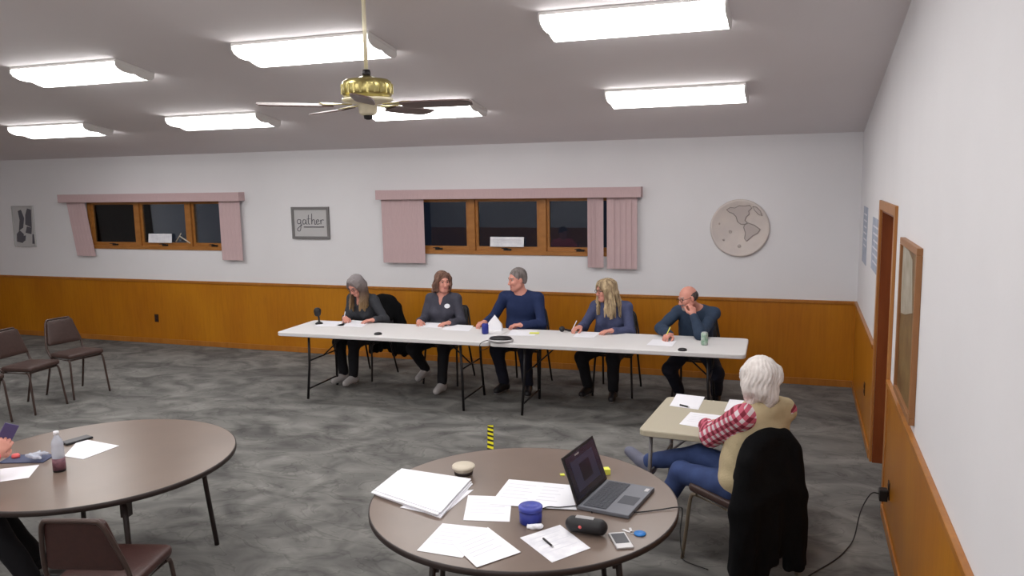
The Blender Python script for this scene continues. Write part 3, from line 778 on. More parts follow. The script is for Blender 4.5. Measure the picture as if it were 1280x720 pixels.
def head_frame(face, pitch=0., roll=0.):
    f = nrm([face[0], face[1], 0]); s = np.cross(f, UPZ); u = UPZ.copy()
    p = math.radians(pitch); f2 = f*math.cos(p)-u*math.sin(p); u2 = u*math.cos(p)+f*math.sin(p)
    r = math.radians(roll); s3 = s*math.cos(r)+u2*math.sin(r); u3 = u2*math.cos(r)-s*math.sin(r)
    return np.stack([s3, f2, u3], 1)        # columns: right, forward, up
def person(lab, P, N, face, Hc, hface, hpitch, hroll, hands, legs, shirt, trousers, shoe, hair, hairm, sc=1.0, girth=1.0, shw=.175, female=False, vest=None, glasses=False, pole_out=.7, beard=None, sole=None, hunch=.0, vneck=False, skin='skin', soles='sole_white', loose=0.0):
    P, N, Hc = [np.array(v, float) for v in (P, N, Hc)]
    org = np.array([P[0], P[1], 0.0]); t = thing('person', lab, 'person', tuple(org))
    f = nrm([face[0], face[1], 0]); s = np.cross(f, UPZ); up = nrm(N-P)
    f3 = nrm(f-up*(f@up))
    B = Soft()
    # ---- torso list (shared by skin and clothes)
    def torso(S, e=0.0, shf=1.0):
        g = girth
        S.ell(P+up*.02, (.165*g+e, .125*g+e, .115+e), np.stack([s, f3, up], 1), k=.04)
        S.cone(P+up*.08, N-up*.16, .150*g+e, .155*sc+e, k=.05, flat=(f3, .74))
        S.cone(N-up*.20, N-up*.09, .155*sc+e, .12*sc+e, k=.05, flat=(f3, .72))
        if g > 1.0: S.ell(P+up*.15+f3*.045*g, (.14*g+e, .10*g+e, .13+e), np.stack([s, f3, up], 1), k=.05)
        if female:
            for q in (-1, 1): S.ell(N-up*.20+f3*.085+s*q*.068, (.062+e, .055+e, .06+e), np.stack([s, f3, up], 1), k=.04)
        for q in (-1, 1):
            S.cone(N-up*.02-f3*.01, N-up*.02-f3*.01+(sh[q]-N+up*.02+f3*.01)*shf, .052*sc+e, .050*sc+e, k=.04)
    sh = {q: N-up*.055+s*q*shw*sc+f3*.0*q-f3*.01 for q in (-1, 1)}
    torso(B)
    # ---- neck and head
    R = head_frame(hface, hpitch, hroll)
    def H(x, y, z): return Hc+R@(np.array([x, y, z])*hs)
    hs = .97*sc if not female else .95
    B.cone(N-up*.02, H(0, -.02, -.05), .058*sc, .050*sc, k=.03)
    B.ell(H(0, -.014, .035), np.array((.075, .096, .087))*hs, R, k=.02)
    B.ell(H(0, .030, -.03), np.array((.058, .060, .082))*hs, R, k=.03)
    B.ell(H(0, .062, -.092), np.array((.028, .026, .022))*hs, R, k=.03)
    for q in (-1, 1):
        B.cone(H(q*.056, .0, -.055), H(q*.022, .058, -.094), .020*hs, .018*hs, k=.03)
        B.ell(H(q*.038, .066, -.022), np.array((.022, .022, .024))*hs, R, k=.02)
        B.ell(H(q*.031, .093, .012), np.array((.017, .013, .012))*hs, R, k=.012, sub=True)
        B.ell(H(q*.078, -.004, -.006), np.array((.010, .020, .032))*hs, R, k=.006)
        B.ell(H(q*.012, .102, -.031), np.array((.009, .010, .008))*hs, R, k=.006)
    B.cone(H(-.034, .080, .030), H(.034, .080, .030), .010*hs, .010*hs, k=.015)
    B.cone(H(0, .088, .014), H(0, .110, -.027), .008*hs, .012*hs, k=.010)
    B.cone(H(-.018, .084, -.055), H(.018, .084, -.055), .0075*hs, .0075*hs, k=.006)
    B.cone(H(-.015, .083, -.066), H(.015, .083, -.066), .0075*hs, .0075*hs, k=.006)
    # ---- arms
    arms = {}
    for q in (-1, 1):
        hd = hands[q]; wr = np.array(hd['w'], float); pole = hd.get('pole', -UPZ*.8+s*q*pole_out-f*.3)
        el = np.array(hd['e'], float) if 'e' in hd else ik(sh[q], wr, .285*sc, .255*sc, pole)
        arms[q] = (sh[q], el, wr)
        B.chain([sh[q], el, wr], [.050*sc, .040*sc, .026*sc], k=.03)
        B.cone(sh[q]+(el-sh[q])*.2, sh[q]+(el-sh[q])*.7, .046*sc, .044*sc, k=.02)
        B.cone(el+(wr-el)*.1, el+(wr-el)*.45, .041*sc, .038*sc, k=.02)
        hand_prims(B, wr, hd['f'], hd.get('n', -UPZ), -s*q, hd.get('curl', .5), sc*.98)
    # ---- legs
    lg = {}
    for q in (-1, 1):
        L = legs[q]; hip = P+s*q*.09*girth+f*.02-up*.02; an = np.array(L['a'], float)
        kn = np.array(L['k'], float) if 'k' in L else ik(hip, an, .43*sc, .41*sc, UPZ+f*.8+s*q*.12)
        toe = an+nrm(np.array(L['t'], float))*.13*sc+UPZ*L.get('tz', -.045); lg[q] = (hip, kn, an, toe)
        B.chain([hip, kn, an], [.078*sc*girth**.5, .050*sc, .034*sc], k=.015)
        B.cone(kn+(an-kn)*.18, kn+(an-kn)*.45, .047*sc, .046*sc, k=.015)
        B.cone(an-UPZ*.01, toe, .034*sc, .024*sc, k=.02)
    lip = H(0, .088, -.060); 
    def mf(c):
        v = (c-Hc)@R/hs
        m = (np.abs(v[:, 0]) < .021) & (v[:, 1] > .082) & (np.abs(v[:, 2]+.0605) < .0075)
        out = m*1
        if beard: 
            mm = (np.abs(v[:, 0]) < .034) & (v[:, 1] > .075) & (v[:, 2] < -.040) & (v[:, 2] > -.054); out = np.where(mm, 2, out)
            mm = (np.abs(v[:, 0]) < .028) & (v[:, 1] > .055) & (v[:, 2] < -.074) & (v[:, 2] > -.12); out = np.where(mm, 2, out)
        mm = (np.abs(np.abs(v[:, 0])-.031) < .018) & (v[:, 1] > .07) & (np.abs(v[:, 2]-.033) < .005); out = np.where(mm, 2, out)
        return out
    B.build(.0055, 'body', [skin, 'lips', hairm if not beard else beard], t, origin=org, matfn=mf)
    # eyes
    for q in (-1, 1):
        bm = BM(); sphere(bm, H(q*.031, .0725, .011)-org, .0125*hs, seg=14)
        bm.faces.ensure_lookup_table(); ec = H(q*.031, .0725, .011)-org
        for fc in bm.faces:
            v = np.array(fc.calc_center_median())-ec
            if nrm(v)@R[:, 1] > .72: fc.material_index = 1
        finish('eye', bm, ['eyewhite', 'iris'], t)
    # ---- clothes
    def sleeves(S, e, upto=.95):
        e = e+loose
        for q in (-1, 1):
            a, b, c = arms[q]; c2 = b+(c-b)*upto
            S.chain([a, b, c2], [.054*sc+e, .046*sc+e, .034*sc+e], k=.03)
            S.cone(b+(c-b)*.1, b+(c-b)*.45, .045*sc+e, .042*sc+e, k=.02)
    S = Soft(); torso(S, .012); sleeves(S, .007)
    S.cone(N-up*.02, N+(H(0, -.02, -.05)-N)*.25, .062*sc, .058*sc, k=.03)
    if vneck: S.cone(N+f3*.085+up*.03, N+f3*.11-up*.09, .045, .010, k=.008, sub=True)
    ncut = N+up*.035
    S.cone(N+up*.035, N+up*.10, .075*sc, .06*sc, k=.01, sub=True)
    S.build(.0085, 'sweater' if not vest else 'shirt', [shirt], t, origin=org, bump=wrinkle(.0035, 30, hash(lab) % 97))
    if vest:
        S = Soft(); torso(S, .020, .5); S.cone(N-up*.02, sh[1]-s*.003, .07, .073, k=.04); S.cone(N-up*.12, sh[1]-up*.12-s*.04, .09, .078, k=.04)
        S.cone(N-up*.02, N+up*.03, .075*sc, .068*sc, k=.03); S.cone(N+up*.05, N+up*.12, .08*sc, .06*sc, k=.01, sub=True)
        S.build(.0085, 'vest', [vest], t, origin=org, bump=wrinkle(.004, 26, 5))
    S = Soft(); g = girth
    S.ell(P+up*.01, (.172*g+.004, .132*g, .12), np.stack([s, f3, up], 1), k=.04)
    for q in (-1, 1):
        hip, kn, an, toe = lg[q]; ce = kn+(an-kn)*.93
        S.chain([hip, kn, ce], [.094*sc*g**.5, .070*sc, .058*sc], k=.035)
    S.build(.0085, 'trousers', [trousers], t, origin=org, bump=wrinkle(.004, 24, 11))
    for q in (-1, 1):
        hip, kn, an, toe = lg[q]; d = nrm(toe-an); hz = nrm([d[0], d[1], 0]) if abs(d[2]) < .9 else f
        S = Soft(); hl = an-hz*.035-UPZ*.035; td = nrm(np.array(legs[q]['t'], float))
        S.cone(an-UPZ*.0, an-UPZ*.045-td*.02, .045*sc, .042*sc, k=.02); S.cone(an-UPZ*.03-td*.03, toe+td*.01, .044*sc, .036*sc, k=.025, flat=None)
        S.cone(an+td*.05-UPZ*.02, toe+td*.035, .042*sc, .034*sc, k=.02)
        fl = min(an[2], toe[2])-.062*sc
        zc = legs[q].get('floor', None)
        cuts = [] if zc is None else [((0, 0, zc), (0, 0, -1))]
        base = zc if zc is not None else (min(an[2]-.045, toe[2])-.04)
        S.build(.006, 'shoe', [shoe, soles], t, origin=org, cuts=cuts, matfn=(lambda c, base=base: (c[:, 2] < base+.024)*1))
    # ---- hair
    S = Soft(); hair(S, H, R, hs, N, f, s); 
    rs = np.random.RandomState(3)
    def hb(Pp):
        v = (Pp-Hc)@R; a = np.arctan2(v[:, 0], v[:, 1]); return .0022*np.sin(a*34+v[:, 2]*60+2*np.sin(v[:, 2]*45))+.0016*np.sin(a*61-v[:, 2]*90)
    S.build(.0055, 'hair', [hairm], t, origin=org, bump=hb)
    if glasses:
        bm = BM()
        for q in (-1, 1):
            tube(bm, [H(q*.034+.024*math.cos(a), .099-.006*abs(math.cos(a))*0, .008+.018*math.sin(a))-org for a in [2*PI*i/16 for i in range(16)]], .0021, 6, closed=True)
            tube(bm, [H(q*.058, .096, .012)-org, H(q*.082, .05, .012)-org, H(q*.083, -.01, .008)-org], .002, 6)
        tube(bm, [H(-.010, .100, .012)-org, H(.010, .100, .012)-org], .002, 6)
        finish('glasses', bm, 'black', t)
    return t, H, R, arms, lg

# hair styles, in head coordinates (x right, y forward, z up)
def hair_short(S, H, R, hs, N, f, s):
    S.ell(H(0, -.022, .045), np.array((.083, .100, .088))*hs, R, k=.02); S.ell(H(0, -.045, -.005), np.array((.078, .068, .075))*hs, R, k=.03)
    S.ell(H(0, .085, -.015), np.array((.085, .062, .082))*hs, R, k=.015, sub=True); S.ell(H(0, .01, -.085), np.array((.1, .09, .06))*hs, R, k=.02, sub=True)
    for q in (-1, 1): S.ell(H(q*.085, .0, -.02), np.array((.016, .028, .036))*hs, R, k=.01, sub=True)
def hair_bald(S, H, R, hs, N, f, s):
    S.ell(H(0, -.03, .015), np.array((.083, .088, .070))*hs, R, k=.02); S.ell(H(0, .035, .125), np.array((.085, .11, .075))*hs, R, k=.02, sub=True)
    S.ell(H(0, .085, -.015), np.array((.09, .075, .09))*hs, R, k=.015, sub=True); S.ell(H(0, .0, -.085), np.array((.1, .09, .05))*hs, R, k=.02, sub=True)
def locks(S, H, hs, specs, k=.012):
    for pts, r0, r1 in specs:
        n = len(pts); S.chain([H(*q) for q in pts], [r0+(r1-r0)*i/(n-1) for i in range(n)], k=k)
def hair_curly(S, H, R, hs, N, f, s):
    S.ell(H(0, -.022, .045), np.array((.090, .103, .090))*hs, R, k=.02)
    S.ell(H(0, .092, -.02), np.array((.056, .055, .085))*hs, R, k=.01, sub=True)
    rs = np.random.RandomState(2)
    for i in range(46):
        a = rs.uniform(-2.35, 2.35)+PI; z = rs.uniform(-.12, .06); rr = .088+rs.uniform(-.006, .014)
        S.ell(H(rr*math.sin(a), rr*math.cos(a)*1.02-.015, z), np.array((.023, .023, .026))*hs*rs.uniform(.8, 1.15), R, k=.012)
    for q in (-1, 1): locks(S, H, hs, [([(q*.045, .06, .10), (q*.078, .055, .05), (q*.088, .035, -.02), (q*.085, .03, -.09)], .02, .016)])
def hair_long(part=.0, front=True, ln=.25, seed=1, vol=1.0):
    def fn(S, H, R, hs, N, f, s):
        S.ell(H(0, -.022, .045), np.array((.086*vol, .104*vol, .089))*hs, R, k=.02)
        S.ell(H(0, .094, -.02), np.array((.054, .055, .092))*hs, R, k=.01, sub=True)
        rs = np.random.RandomState(seed)
        # back and sides fall in world-vertical strands from the crown
        for i in range(34):
            a = rs.uniform(-2.2, 2.2)+PI; rr = .080*vol
            p0 = H(rr*.8*math.sin(a), rr*math.cos(a)-.02, .06); p1 = H(rr*1.08*math.sin(a), rr*1.05*math.cos(a)-.02, -.04)
            L = ln*rs.uniform(.75, 1.05); out = nrm(p1-p0+1e-6); o2 = nrm([(p1-H(0, 0, 0))[0], (p1-H(0, 0, 0))[1], 0])
            p2 = p1-UPZ*L*.5+o2*(.020*vol+rs.uniform(0, .02)*(vol > 1)); p3 = p1-UPZ*L+o2*(.018+.03*(vol > 1)*rs.uniform(.3, 1))+np.array([rs.uniform(-.012, .012), rs.uniform(-.012, .012), 0])
            S.chain([p0, p1, p2, p3], [.018, .020, .017, .009], k=.014)
        if front:
            for q in (-1, 1):
                for j in range(3):
                    p0 = H(q*(.03+.01*j), .055-.02*j, .105); p1 = H(q*(.078+.004*j), .055-.02*j, .03); p2 = H(q*(.084+.004*j), .045-.02*j, -.06)
                    p3 = p2-UPZ*ln*.45+f*.03; p4 = p2-UPZ*ln*.8+f*.045+s*q*rs.uniform(-.01, .02)
                    S.chain([p0, p1, p2, p3, p4], [.013, .017, .017, .016, .008], k=.012)
    return fn
def hair_white(S, H, R, hs, N, f, s):
    S.ell(H(0, -.025, .035), np.array((.104, .118, .103))*hs, R, k=.02); S.ell(H(0, -.05, -.045), np.array((.092, .082, .095))*hs, R, k=.03)
    S.ell(H(0, .105, -.03), np.array((.06, .055, .09))*hs, R, k=.015, sub=True)
    rs = np.random.RandomState(5)
    for i in range(50):
        a = rs.uniform(-2.1, 2.1)+PI; z = rs.uniform(-.12, .06); rr = math.sqrt(max(.15, 1-((z-.02)/.16)**2))*.098
        p = H(rr*math.sin(a), rr*math.cos(a)*1.08-.025, z); S.cone(p, p+R@np.array([.006*math.sin(a), -.004, -.03]), .015, .012, k=.03)
def hairmat(name, a, b, gz=None):
    m = mat(name, a, 0.6, rgb2=b, scale=14, stretch=(3, 3, .5), bump=.4, bscale=60)
    return m
MT['h_grey'] = hairmat('hair_salt_pepper', (92, 84, 82), (136, 128, 126))
MT['h_brown'] = hairmat('hair_brown_curls', (72, 48, 40), (134, 100, 84))
MT['h_blonde'] = hairmat('hair_ash_blonde', (112, 92, 70), (190, 168, 132))
MT['h_white'] = hairmat('hair_white', (206, 198, 194), (228, 222, 218))
MT['h_dark'] = hairmat('hair_dark', (52, 44, 44), (84, 74, 72))
MT['h_mustache'] = mat('grey_whiskers', (150, 140, 138), .7)
def ombre():
    m = mat('hair_long_grey_brown', (120, 112, 108), .6, bump=.4, bscale=60, stretch=(3, 3, .5)); nt = m.node_tree; b = nt.nodes['Principled BSDF']
    tc = [n for n in nt.nodes if n.type == 'TEX_COORD'][0]; sp = nt.nodes.new('ShaderNodeSeparateXYZ'); nt.links.new(tc.outputs['Object'], sp.inputs[0])
    mr = nt.nodes.new('ShaderNodeMapRange'); mr.inputs[1].default_value = .9; mr.inputs[2].default_value = 1.26; nt.links.new(sp.outputs['Z'], mr.inputs[0])
    r = nt.nodes.new('ShaderNodeValToRGB'); e = r.color_ramp.elements; e[0].position = 0; e[0].color = lin((138, 112, 78)); e[1].position = 1; e[1].color = lin((142, 136, 138)); k = e.new(.5); k.color = lin((88, 70, 62))
    nt.links.new(mr.outputs[0], r.inputs[0]); nt.links.new(r.outputs[0], b.inputs['Base Color']); return m
MT['h_ombre'] = ombre()
MT['navy'] = mat('navy_knit', (26, 41, 80), .85, var=.08, scale=120, bump=.2, bscale=150)
MT['charcoal'] = mat('charcoal_knit', (56, 58, 64), .85, var=.08, scale=120, bump=.2, bscale=150)
MT['grey_top'] = mat('dark_grey_top', (62, 62, 74), .8, var=.06, scale=60)
MT['slate'] = mat('slate_blue_top', (68, 74, 106), .8, var=.08, scale=40)
MT['teal'] = mat('dark_teal_shirt', (42, 58, 80), .8, var=.06, scale=40)
MT['blackcloth'] = mat('black_cloth', (20, 20, 26), .85, var=.1, scale=30)
MT['darkblue'] = mat('dark_trousers', (24, 26, 42), .85, var=.1, scale=30)
MT['jeans'] = mat('blue_denim', (44, 60, 104), .85, rgb2=(56, 74, 120), scale=12, bump=.2, bscale=200)
MT['beigevest'] = mat('beige_fleece', (188, 172, 138), .9, var=.06, scale=14, bump=.3, bscale=90)
MT['shoe_light'] = mat('light_sneaker', (176, 172, 172), .6)
MT['shoe_grey'] = mat('grey_sneaker', (104, 106, 124), .6)
MT['shoe_black'] = mat('black_shoe', (26, 26, 30), .4)
MT['sole_white'] = mat('pale_sole', (178, 176, 178), .6)
MT['sole_black'] = mat('dark_sole', (40, 36, 36), .6)
MT['coat'] = mat('black_coat', (13, 13, 15), .95, var=.1, scale=8, bump=.2, bscale=100, spec=.15)
MT['lanyard'] = mat('badge_white', (214, 218, 224), .5)
def plaid():
    m = mat('red_plaid_flannel', (200, 190, 190), .85); nt = m.node_tree; b = nt.nodes['Principled BSDF']
    tc = [n for n in nt.nodes if n.type == 'TEX_COORD'][0]
    mp = nt.nodes.new('ShaderNodeMapping'); mp.inputs['Rotation'].default_value = (0, .785, .3); nt.links.new(tc.outputs['Object'], mp.inputs[0])
    sp = nt.nodes.new('ShaderNodeSeparateXYZ'); nt.links.new(mp.outputs[0], sp.inputs[0])
    outs = []
    for ax in (0, 1, 2):
        mu = nt.nodes.new('ShaderNodeMath'); mu.operation = 'MULTIPLY'; mu.inputs[1].default_value = 21.0; nt.links.new(sp.outputs[ax], mu.inputs[0])
        fr = nt.nodes.new('ShaderNodeMath'); fr.operation = 'FRACT'; nt.links.new(mu.outputs[0], fr.inputs[0])
        gt = nt.nodes.new('ShaderNodeMath'); gt.operation = 'GREATER_THAN'; gt.inputs[1].default_value = .5; nt.links.new(fr.outputs[0], gt.inputs[0]); outs.append(gt.outputs[0])
    ad = nt.nodes.new('ShaderNodeMath'); ad.operation = 'ADD'; nt.links.new(outs[0], ad.inputs[0]); nt.links.new(outs[2], ad.inputs[1])
    ad2 = nt.nodes.new('ShaderNodeMath'); ad2.operation = 'MULTIPLY'; ad2.inputs[1].default_value = .5; nt.links.new(ad.outputs[0], ad2.inputs[0])
    r = nt.nodes.new('ShaderNodeValToRGB'); r.color_ramp.interpolation = 'CONSTANT'; e = r.color_ramp.elements
    e[0].position = 0; e[0].color = lin((214, 202, 206)); e[1].position = .8; e[1].color = lin((120, 34, 52)); k = e.new(.3); k.color = lin((190, 92, 112))
    nt.links.new(ad2.outputs[0], r.inputs[0]); nt.links.new(r.outputs[0], b.inputs['Base Color']); return m
MT['plaid'] = plaid()

TZ = .74
def hnd(w, f, n=(0, 0, -1), curl=.5, **k): return dict(w=w, f=f, n=n, curl=curl, **k)
Z0 = .776
# ---- long table, left to right
person('person with long grey-brown hair in a charcoal cardigan, head bowed, leftmost at the long table',
       (-4.84, 8.40, .555), (-4.80, 8.20, 1.015), (-.15, -1), (-4.80, 8.09, 1.145), (-.28, -.96), 36, 0,
       {1: hnd((-4.90, 7.98, Z0+.01), (.55, -.8, 0), curl=.9), -1: hnd((-4.52, 7.98, Z0), (-.75, -.6, 0), curl=.5)},
       {1: dict(a=(-4.98, 8.03, .10), t=(-.3, -1, 0), floor=.012), -1: dict(a=(-4.82, 7.97, .10), t=(-.1, -1, 0), floor=.012)},
       'charcoal', 'blackcloth', 'shoe_light', hair_long(ln=.26, seed=4), 'h_ombre', sc=.95, shw=.165, pole_out=.4, female=True, glasses=True, vneck=True)
pb = person('person with chin-length curly brown hair in a dark grey top with a white name badge',
       (-3.83, 8.42, .555), (-3.80, 8.29, 1.045), (.02, -1), (-3.78, 8.25, 1.195), (.72, -.70), 5, 0,
       {1: hnd((-3.98, 8.03, Z0), (.45, -.85, 0), curl=.6), -1: hnd((-3.60, 8.03, Z0), (-.6, -.75, 0), curl=.6)},
       {1: dict(a=(-4.04, 8.28, .16), t=(-.2, -1, 0), tz=-.07), -1: dict(a=(-3.68, 7.93, .10), t=(.0, -1, 0), floor=.012)},
       'grey_top', 'blackcloth', 'shoe_light', hair_curly, 'h_brown', sc=.95, girth=1.1, shw=.165, female=True, vneck=True, pole_out=.3)
t = pb[0]; bm = BM(); o_ = np.array(t.location)
prism(bm, [(.034*math.cos(a), .026*math.sin(a)) for a in [2*PI*i/16 for i in range(16)]], -.002, .002)
Rm = Matrix.Rotation(math.radians(72), 3, 'X')
for v in bm.verts: v.co = Rm @ v.co+Vector((.135, -.252, .935))
finish('name_badge', bm, 'lanyard', t)
person('person with short grey hair in a navy sweater, middle of the long table',
       (-2.88, 8.46, .57), (-2.87, 8.31, 1.085), (-.05, -1), (-2.895, 8.27, 1.24), (-.66, -.75), 8, 0,
       {1: hnd((-3.20, 8.07, Z0+.015), (-.35, -.9, 0), curl=.8), -1: hnd((-2.76, 8.03, Z0+.01), (-.95, -.3, 0), curl=.7)},
       {1: dict(a=(-3.02, 8.14, .10), t=(-.2, -1, 0), floor=.012), -1: dict(a=(-2.74, 8.12, .10), t=(.3, -1, 0), floor=.012)},
       'navy', 'darkblue', 'shoe_black', hair_short, 'h_grey', sc=1.03, girth=1.26, shw=.19, pole_out=.5)
person('person with long ash-blonde hair and glasses in a slate blue top, pen in hand',
       (-1.86, 8.46, .56), (-1.86, 8.29, 1.02), (-.1, -1), (-1.905, 8.24, 1.155), (-.74, -.67), 8, 0,
       {1: hnd((-2.13, 8.05, Z0+.01), (-.45, -.9, 0), curl=.9), -1: hnd((-1.77, 8.00, Z0), (-.8, -.55, 0), curl=.6)},
       {1: dict(a=(-2.10, 8.25, .10), t=(-.2, -1, 0), floor=.012), -1: dict(a=(-1.80, 8.14, .10), t=(.1, -1, 0), floor=.012)},
       'slate', 'blackcloth', 'shoe_black', hair_long(ln=.25, seed=9, vol=1.2), 'h_blonde', sc=.97, girth=1.22, shw=.175, pole_out=.5, female=True, glasses=True)
person('balding person with glasses leaning a cheek on one hand, rightmost at the long table',
       (-.98, 8.42, .56), (-.97, 8.24, 1.00), (-.1, -1), (-1.035, 8.13, 1.115), (-.76, -.65), 14, -6,
       {1: hnd((-1.17, 7.88, Z0+.01), (-.3, -.9, 0), curl=.9, pole=(-1, .2, -.4)), -1: dict(w=(-.962, 8.00, .962), e=(-.885, 7.93, .79), f=(-.18, .32, .9), n=(-.6, .75, .1), curl=1.25)},
       {1: dict(a=(-1.13, 8.30, .10), t=(-.1, -1, 0), floor=.012), -1: dict(a=(-.76, 8.32, .10), t=(.1, -1, 0), floor=.012)},
       'teal', 'darkblue', 'shoe_black', hair_bald, 'h_dark', sc=1.0, girth=1.05, shw=.18, glasses=True, beard='h_mustache')
# ---- the white-haired woman at the small table
person('white-haired person seen from behind in a beige vest over red plaid sleeves, blue jeans',
       (-.24, 4.72, .565), (-.165, 4.66, 1.055), (-.70, .71), (-.19, 4.66, 1.205), (-.35, .94), 6, 0,
       {1: hnd((-.42, 5.12, Z0), (-.7, .6, 0), curl=.5, e=(-.16, 5.0, .81)), -1: dict(w=(-.52, 5.02, .79), e=(-.46, 4.78, .80), f=(-.1, .9, 0), n=(0, 0, -1), curl=.6)},
       {1: dict(k=(-.56, 5.07, .575), a=(-.93, 5.25, .43), t=(-.85, .45, .1), tz=.02), -1: dict(k=(-.655, 4.93, .50), a=(-.86, 5.03, .10), t=(-.8, .6, 0), floor=.012)},
       'plaid', 'jeans', 'shoe_grey', hair_white, 'h_white', sc=.94, girth=1.06, shw=.165, female=True, vest='beigevest', soles='sole_black', loose=.012, pole_out=.15)
# ---- the person cut by the left edge
pl = person('person mostly beyond the left edge, hand holding a phone over the round table',
       (-4.62, 2.83, .56), (-4.55, 2.93, 1.06), (.66, .75), (-4.53, 2.95, 1.20), (.66, .75), 20, 0,
       {1: hnd((-4.12, 3.06, .90), (-.1, .8, .45), (-.75, .35, -.1), curl=.9), -1: hnd((-4.56, 3.12, .655), (.6, .7, -.1), curl=.5)},
       {1: dict(a=(-4.12, 3.20, .10), t=(.7, .7, 0), floor=.012), -1: dict(a=(-4.35, 3.42, .10), t=(.6, .8, 0), floor=.012)},
       'redthing', 'blackcloth', 'shoe_black', hair_short, 'h_dark', sc=1.0)

# ---- coats on the chairs
def coat(label, c, f, w, top, bot, parent=None, flare=.05, seed=1, thick=.055, back=.31):
    f = nrm([f[0], f[1], 0]); s = np.cross(f, UPZ); org = np.array([c[0], c[1], 0.]); S = Soft()
    b0 = np.array([c[0], c[1], 0.])-f*back
    rs = np.random.RandomState(seed)
    n = 9
    for i in range(n):
        u = -1+2*i/(n-1); tw = w*.30*u; bw = (w*.5+flare)*u
        zt_ = top-.035*u*u-(.03 if abs(u) > .8 else 0); zb = bot+rs.uniform(-.03, .03)+.16*max(0, .45-abs(u-.15))
        p0 = b0+s*tw+UPZ*zt_+f*.02; p1 = b0+s*(tw*.55+bw*.5)-f*.02+UPZ*(zt_*.6+zb*.4); p2 = b0+s*bw-f*(.03+.02*math.sin(i*2.1))+UPZ*zb
        S.chain([p0, p1, p2], [thick*.8, thick*.85, thick*.62], k=.035)
        p3 = b0+s*tw+f*.10+UPZ*(zt_-.16); S.chain([p0, p3], [thick*.8, thick*.5], k=.04)
    for q in (-1, 1):   # sleeves hanging at the sides
        a = b0+s*q*w*.36+UPZ*(top-.10); S.chain([a, a+s*q*.035-UPZ*.28+f*.01, a+s*q*.05-UPZ*(top-bot)*.80+f*.02], [.055, .05, .04], k=.035)
    o = S.build(.010, 'coat', ['coat'], None, origin=org, bump=wrinkle(.006, 22, seed)); o.location = org.tolist()
    return o
o = coat('', (-.355, 4.76), WF, .50, .885, .12, seed=3, flare=.02); tag(o, 'black coat hanging over the back of the white-haired woman\'s chair', 'coat')
o = coat('', (-4.82, 8.44), (-.15, -1), .46, .90, .22, seed=6); tag(o, 'black jacket over the chair back behind the leftmost woman at the long table', 'jacket')

# ------------------------------------------------------------------ things on the tables
def sheet(corners, label, z=TZ+.001, th=.0015, group=None, m='paper', lines=True, name='paper_sheet', cat='paper'):
    P = [at(x, y, z+th) for x, y in corners]; c = sum(P, Vector())/len(P)
    bm = BM(); prism(bm, [(p.x-c.x, p.y-c.y) for p in P], 0, th)
    if lines:
        a, b, d = P[0]-c, P[1]-c, P[3]-c; u = (b-a); v = (d-a)
        for i in range(5):
            t0 = .16+.13*i; q = [a+u*.12+v*t0, a+u*(.86-.13*(i % 2))+v*t0, a+u*(.86-.13*(i % 2))+v*(t0+.022), a+u*.12+v*(t0+.022)]
            prism(bm, [(p.x, p.y) for p in q], th, th+.0003, mi=1)
    o = finish(name, bm, [m, 'print'], loc=(c.x, c.y, z)); return tag(o, label, cat, group)
# near round table
def stack(corners, label, n, z=TZ+.001):
    P = [at(x, y, z+.02) for x, y in corners]; c = sum(P, Vector())/4
    t = thing('paper_stack', label, 'papers', (c.x, c.y, z))
    for i in range(n):
        bm = BM(); a = random.uniform(-.05, .05) if i < n-1 else 0; R = Matrix.Rotation(a, 3, 'Z'); of = Vector((random.uniform(-.012, .02), random.uniform(-.02, .005), 0)) if i < n-1 else Vector()
        prism(bm, [tuple((R @ (p-c)+of)[:2]) for p in P], i*.006, i*.006+.005); finish('page_block', bm, 'paper', t)
    return t
stack([(502, 586), (589, 599), (551, 641), (468, 613)], 'thick stack of white papers at the left of the laptop table', 4)
sheet([(529, 618), (592, 612), (552, 645), (500, 634)], 'white sheet half hidden under the thick paper stack', lines=False)
sheet([(585, 619), (640, 621), (637, 652), (579, 650)], 'white sheet left of the blue tub, touching the wider sheets behind')
sheet([(636, 599), (680, 603), (668, 634), (612, 630)], 'white sheet behind the blue tub, left of its neighbour', z=TZ+.0035)
sheet([(678, 603), (712, 606), (721, 637), (660, 634)], 'white sheet behind the blue tub, beside the laptop', z=TZ+.006)
sheet([(553, 654), (612, 660), (578, 697), (521, 688)], 'white sheet under another at the near left of the laptop table')
sheet([(563, 677), (610, 659), (651, 690), (596, 709)], 'white sheet lying on top at the near left of the laptop table', z=TZ+.0035)
sheet([(650, 672), (700, 656), (738, 685), (690, 703)], 'white sheet with a pen on it, near edge of the laptop table', m='paper_grey')
def pen(a, b, z, label, m='black', r=.0045):
    A, B = Vector(a), Vector(b); c = (A+B)/2; t = thing('pen', label, 'pen', c)
    A2, B2 = A-c, B-c; d = (B2-A2).normalized()
    bm = BM(); tube(bm, [A2+d*.012, B2], r, 10); finish('barrel', bm, m, t)
    bm = BM(); tube(bm, [A2, A2+d*.012], .0012, 8, r1=r*.9); finish('tip', bm, 'silver', t)
    bm = BM(); u = d.cross(Vector((0, 0, 1))).normalized(); tube(bm, [B2+u*.006, B2-d*.035+u*.006], .0012, 6); finish('clip', bm, 'silver', t)
    return t
pen(at(692, 684, TZ+.008), at(679, 673, TZ+.008), 0, 'black pen lying on the sheet near the table edge')
# laptop
hl = at(722, 641, TZ+.02); hf = Vector((-.92, 4.01, 0))
lw, ld = .385, .265
wd = Vector((.15, .99, 0)).normalized(); dd = Vector((.99, -.15, 0)).normalized()
lc = at(771, 622, TZ+.015)
lt = thing('laptop', 'open dark grey laptop on the round brown table', 'laptop', (lc.x, lc.y, TZ), math.atan2(wd.y, wd.x))
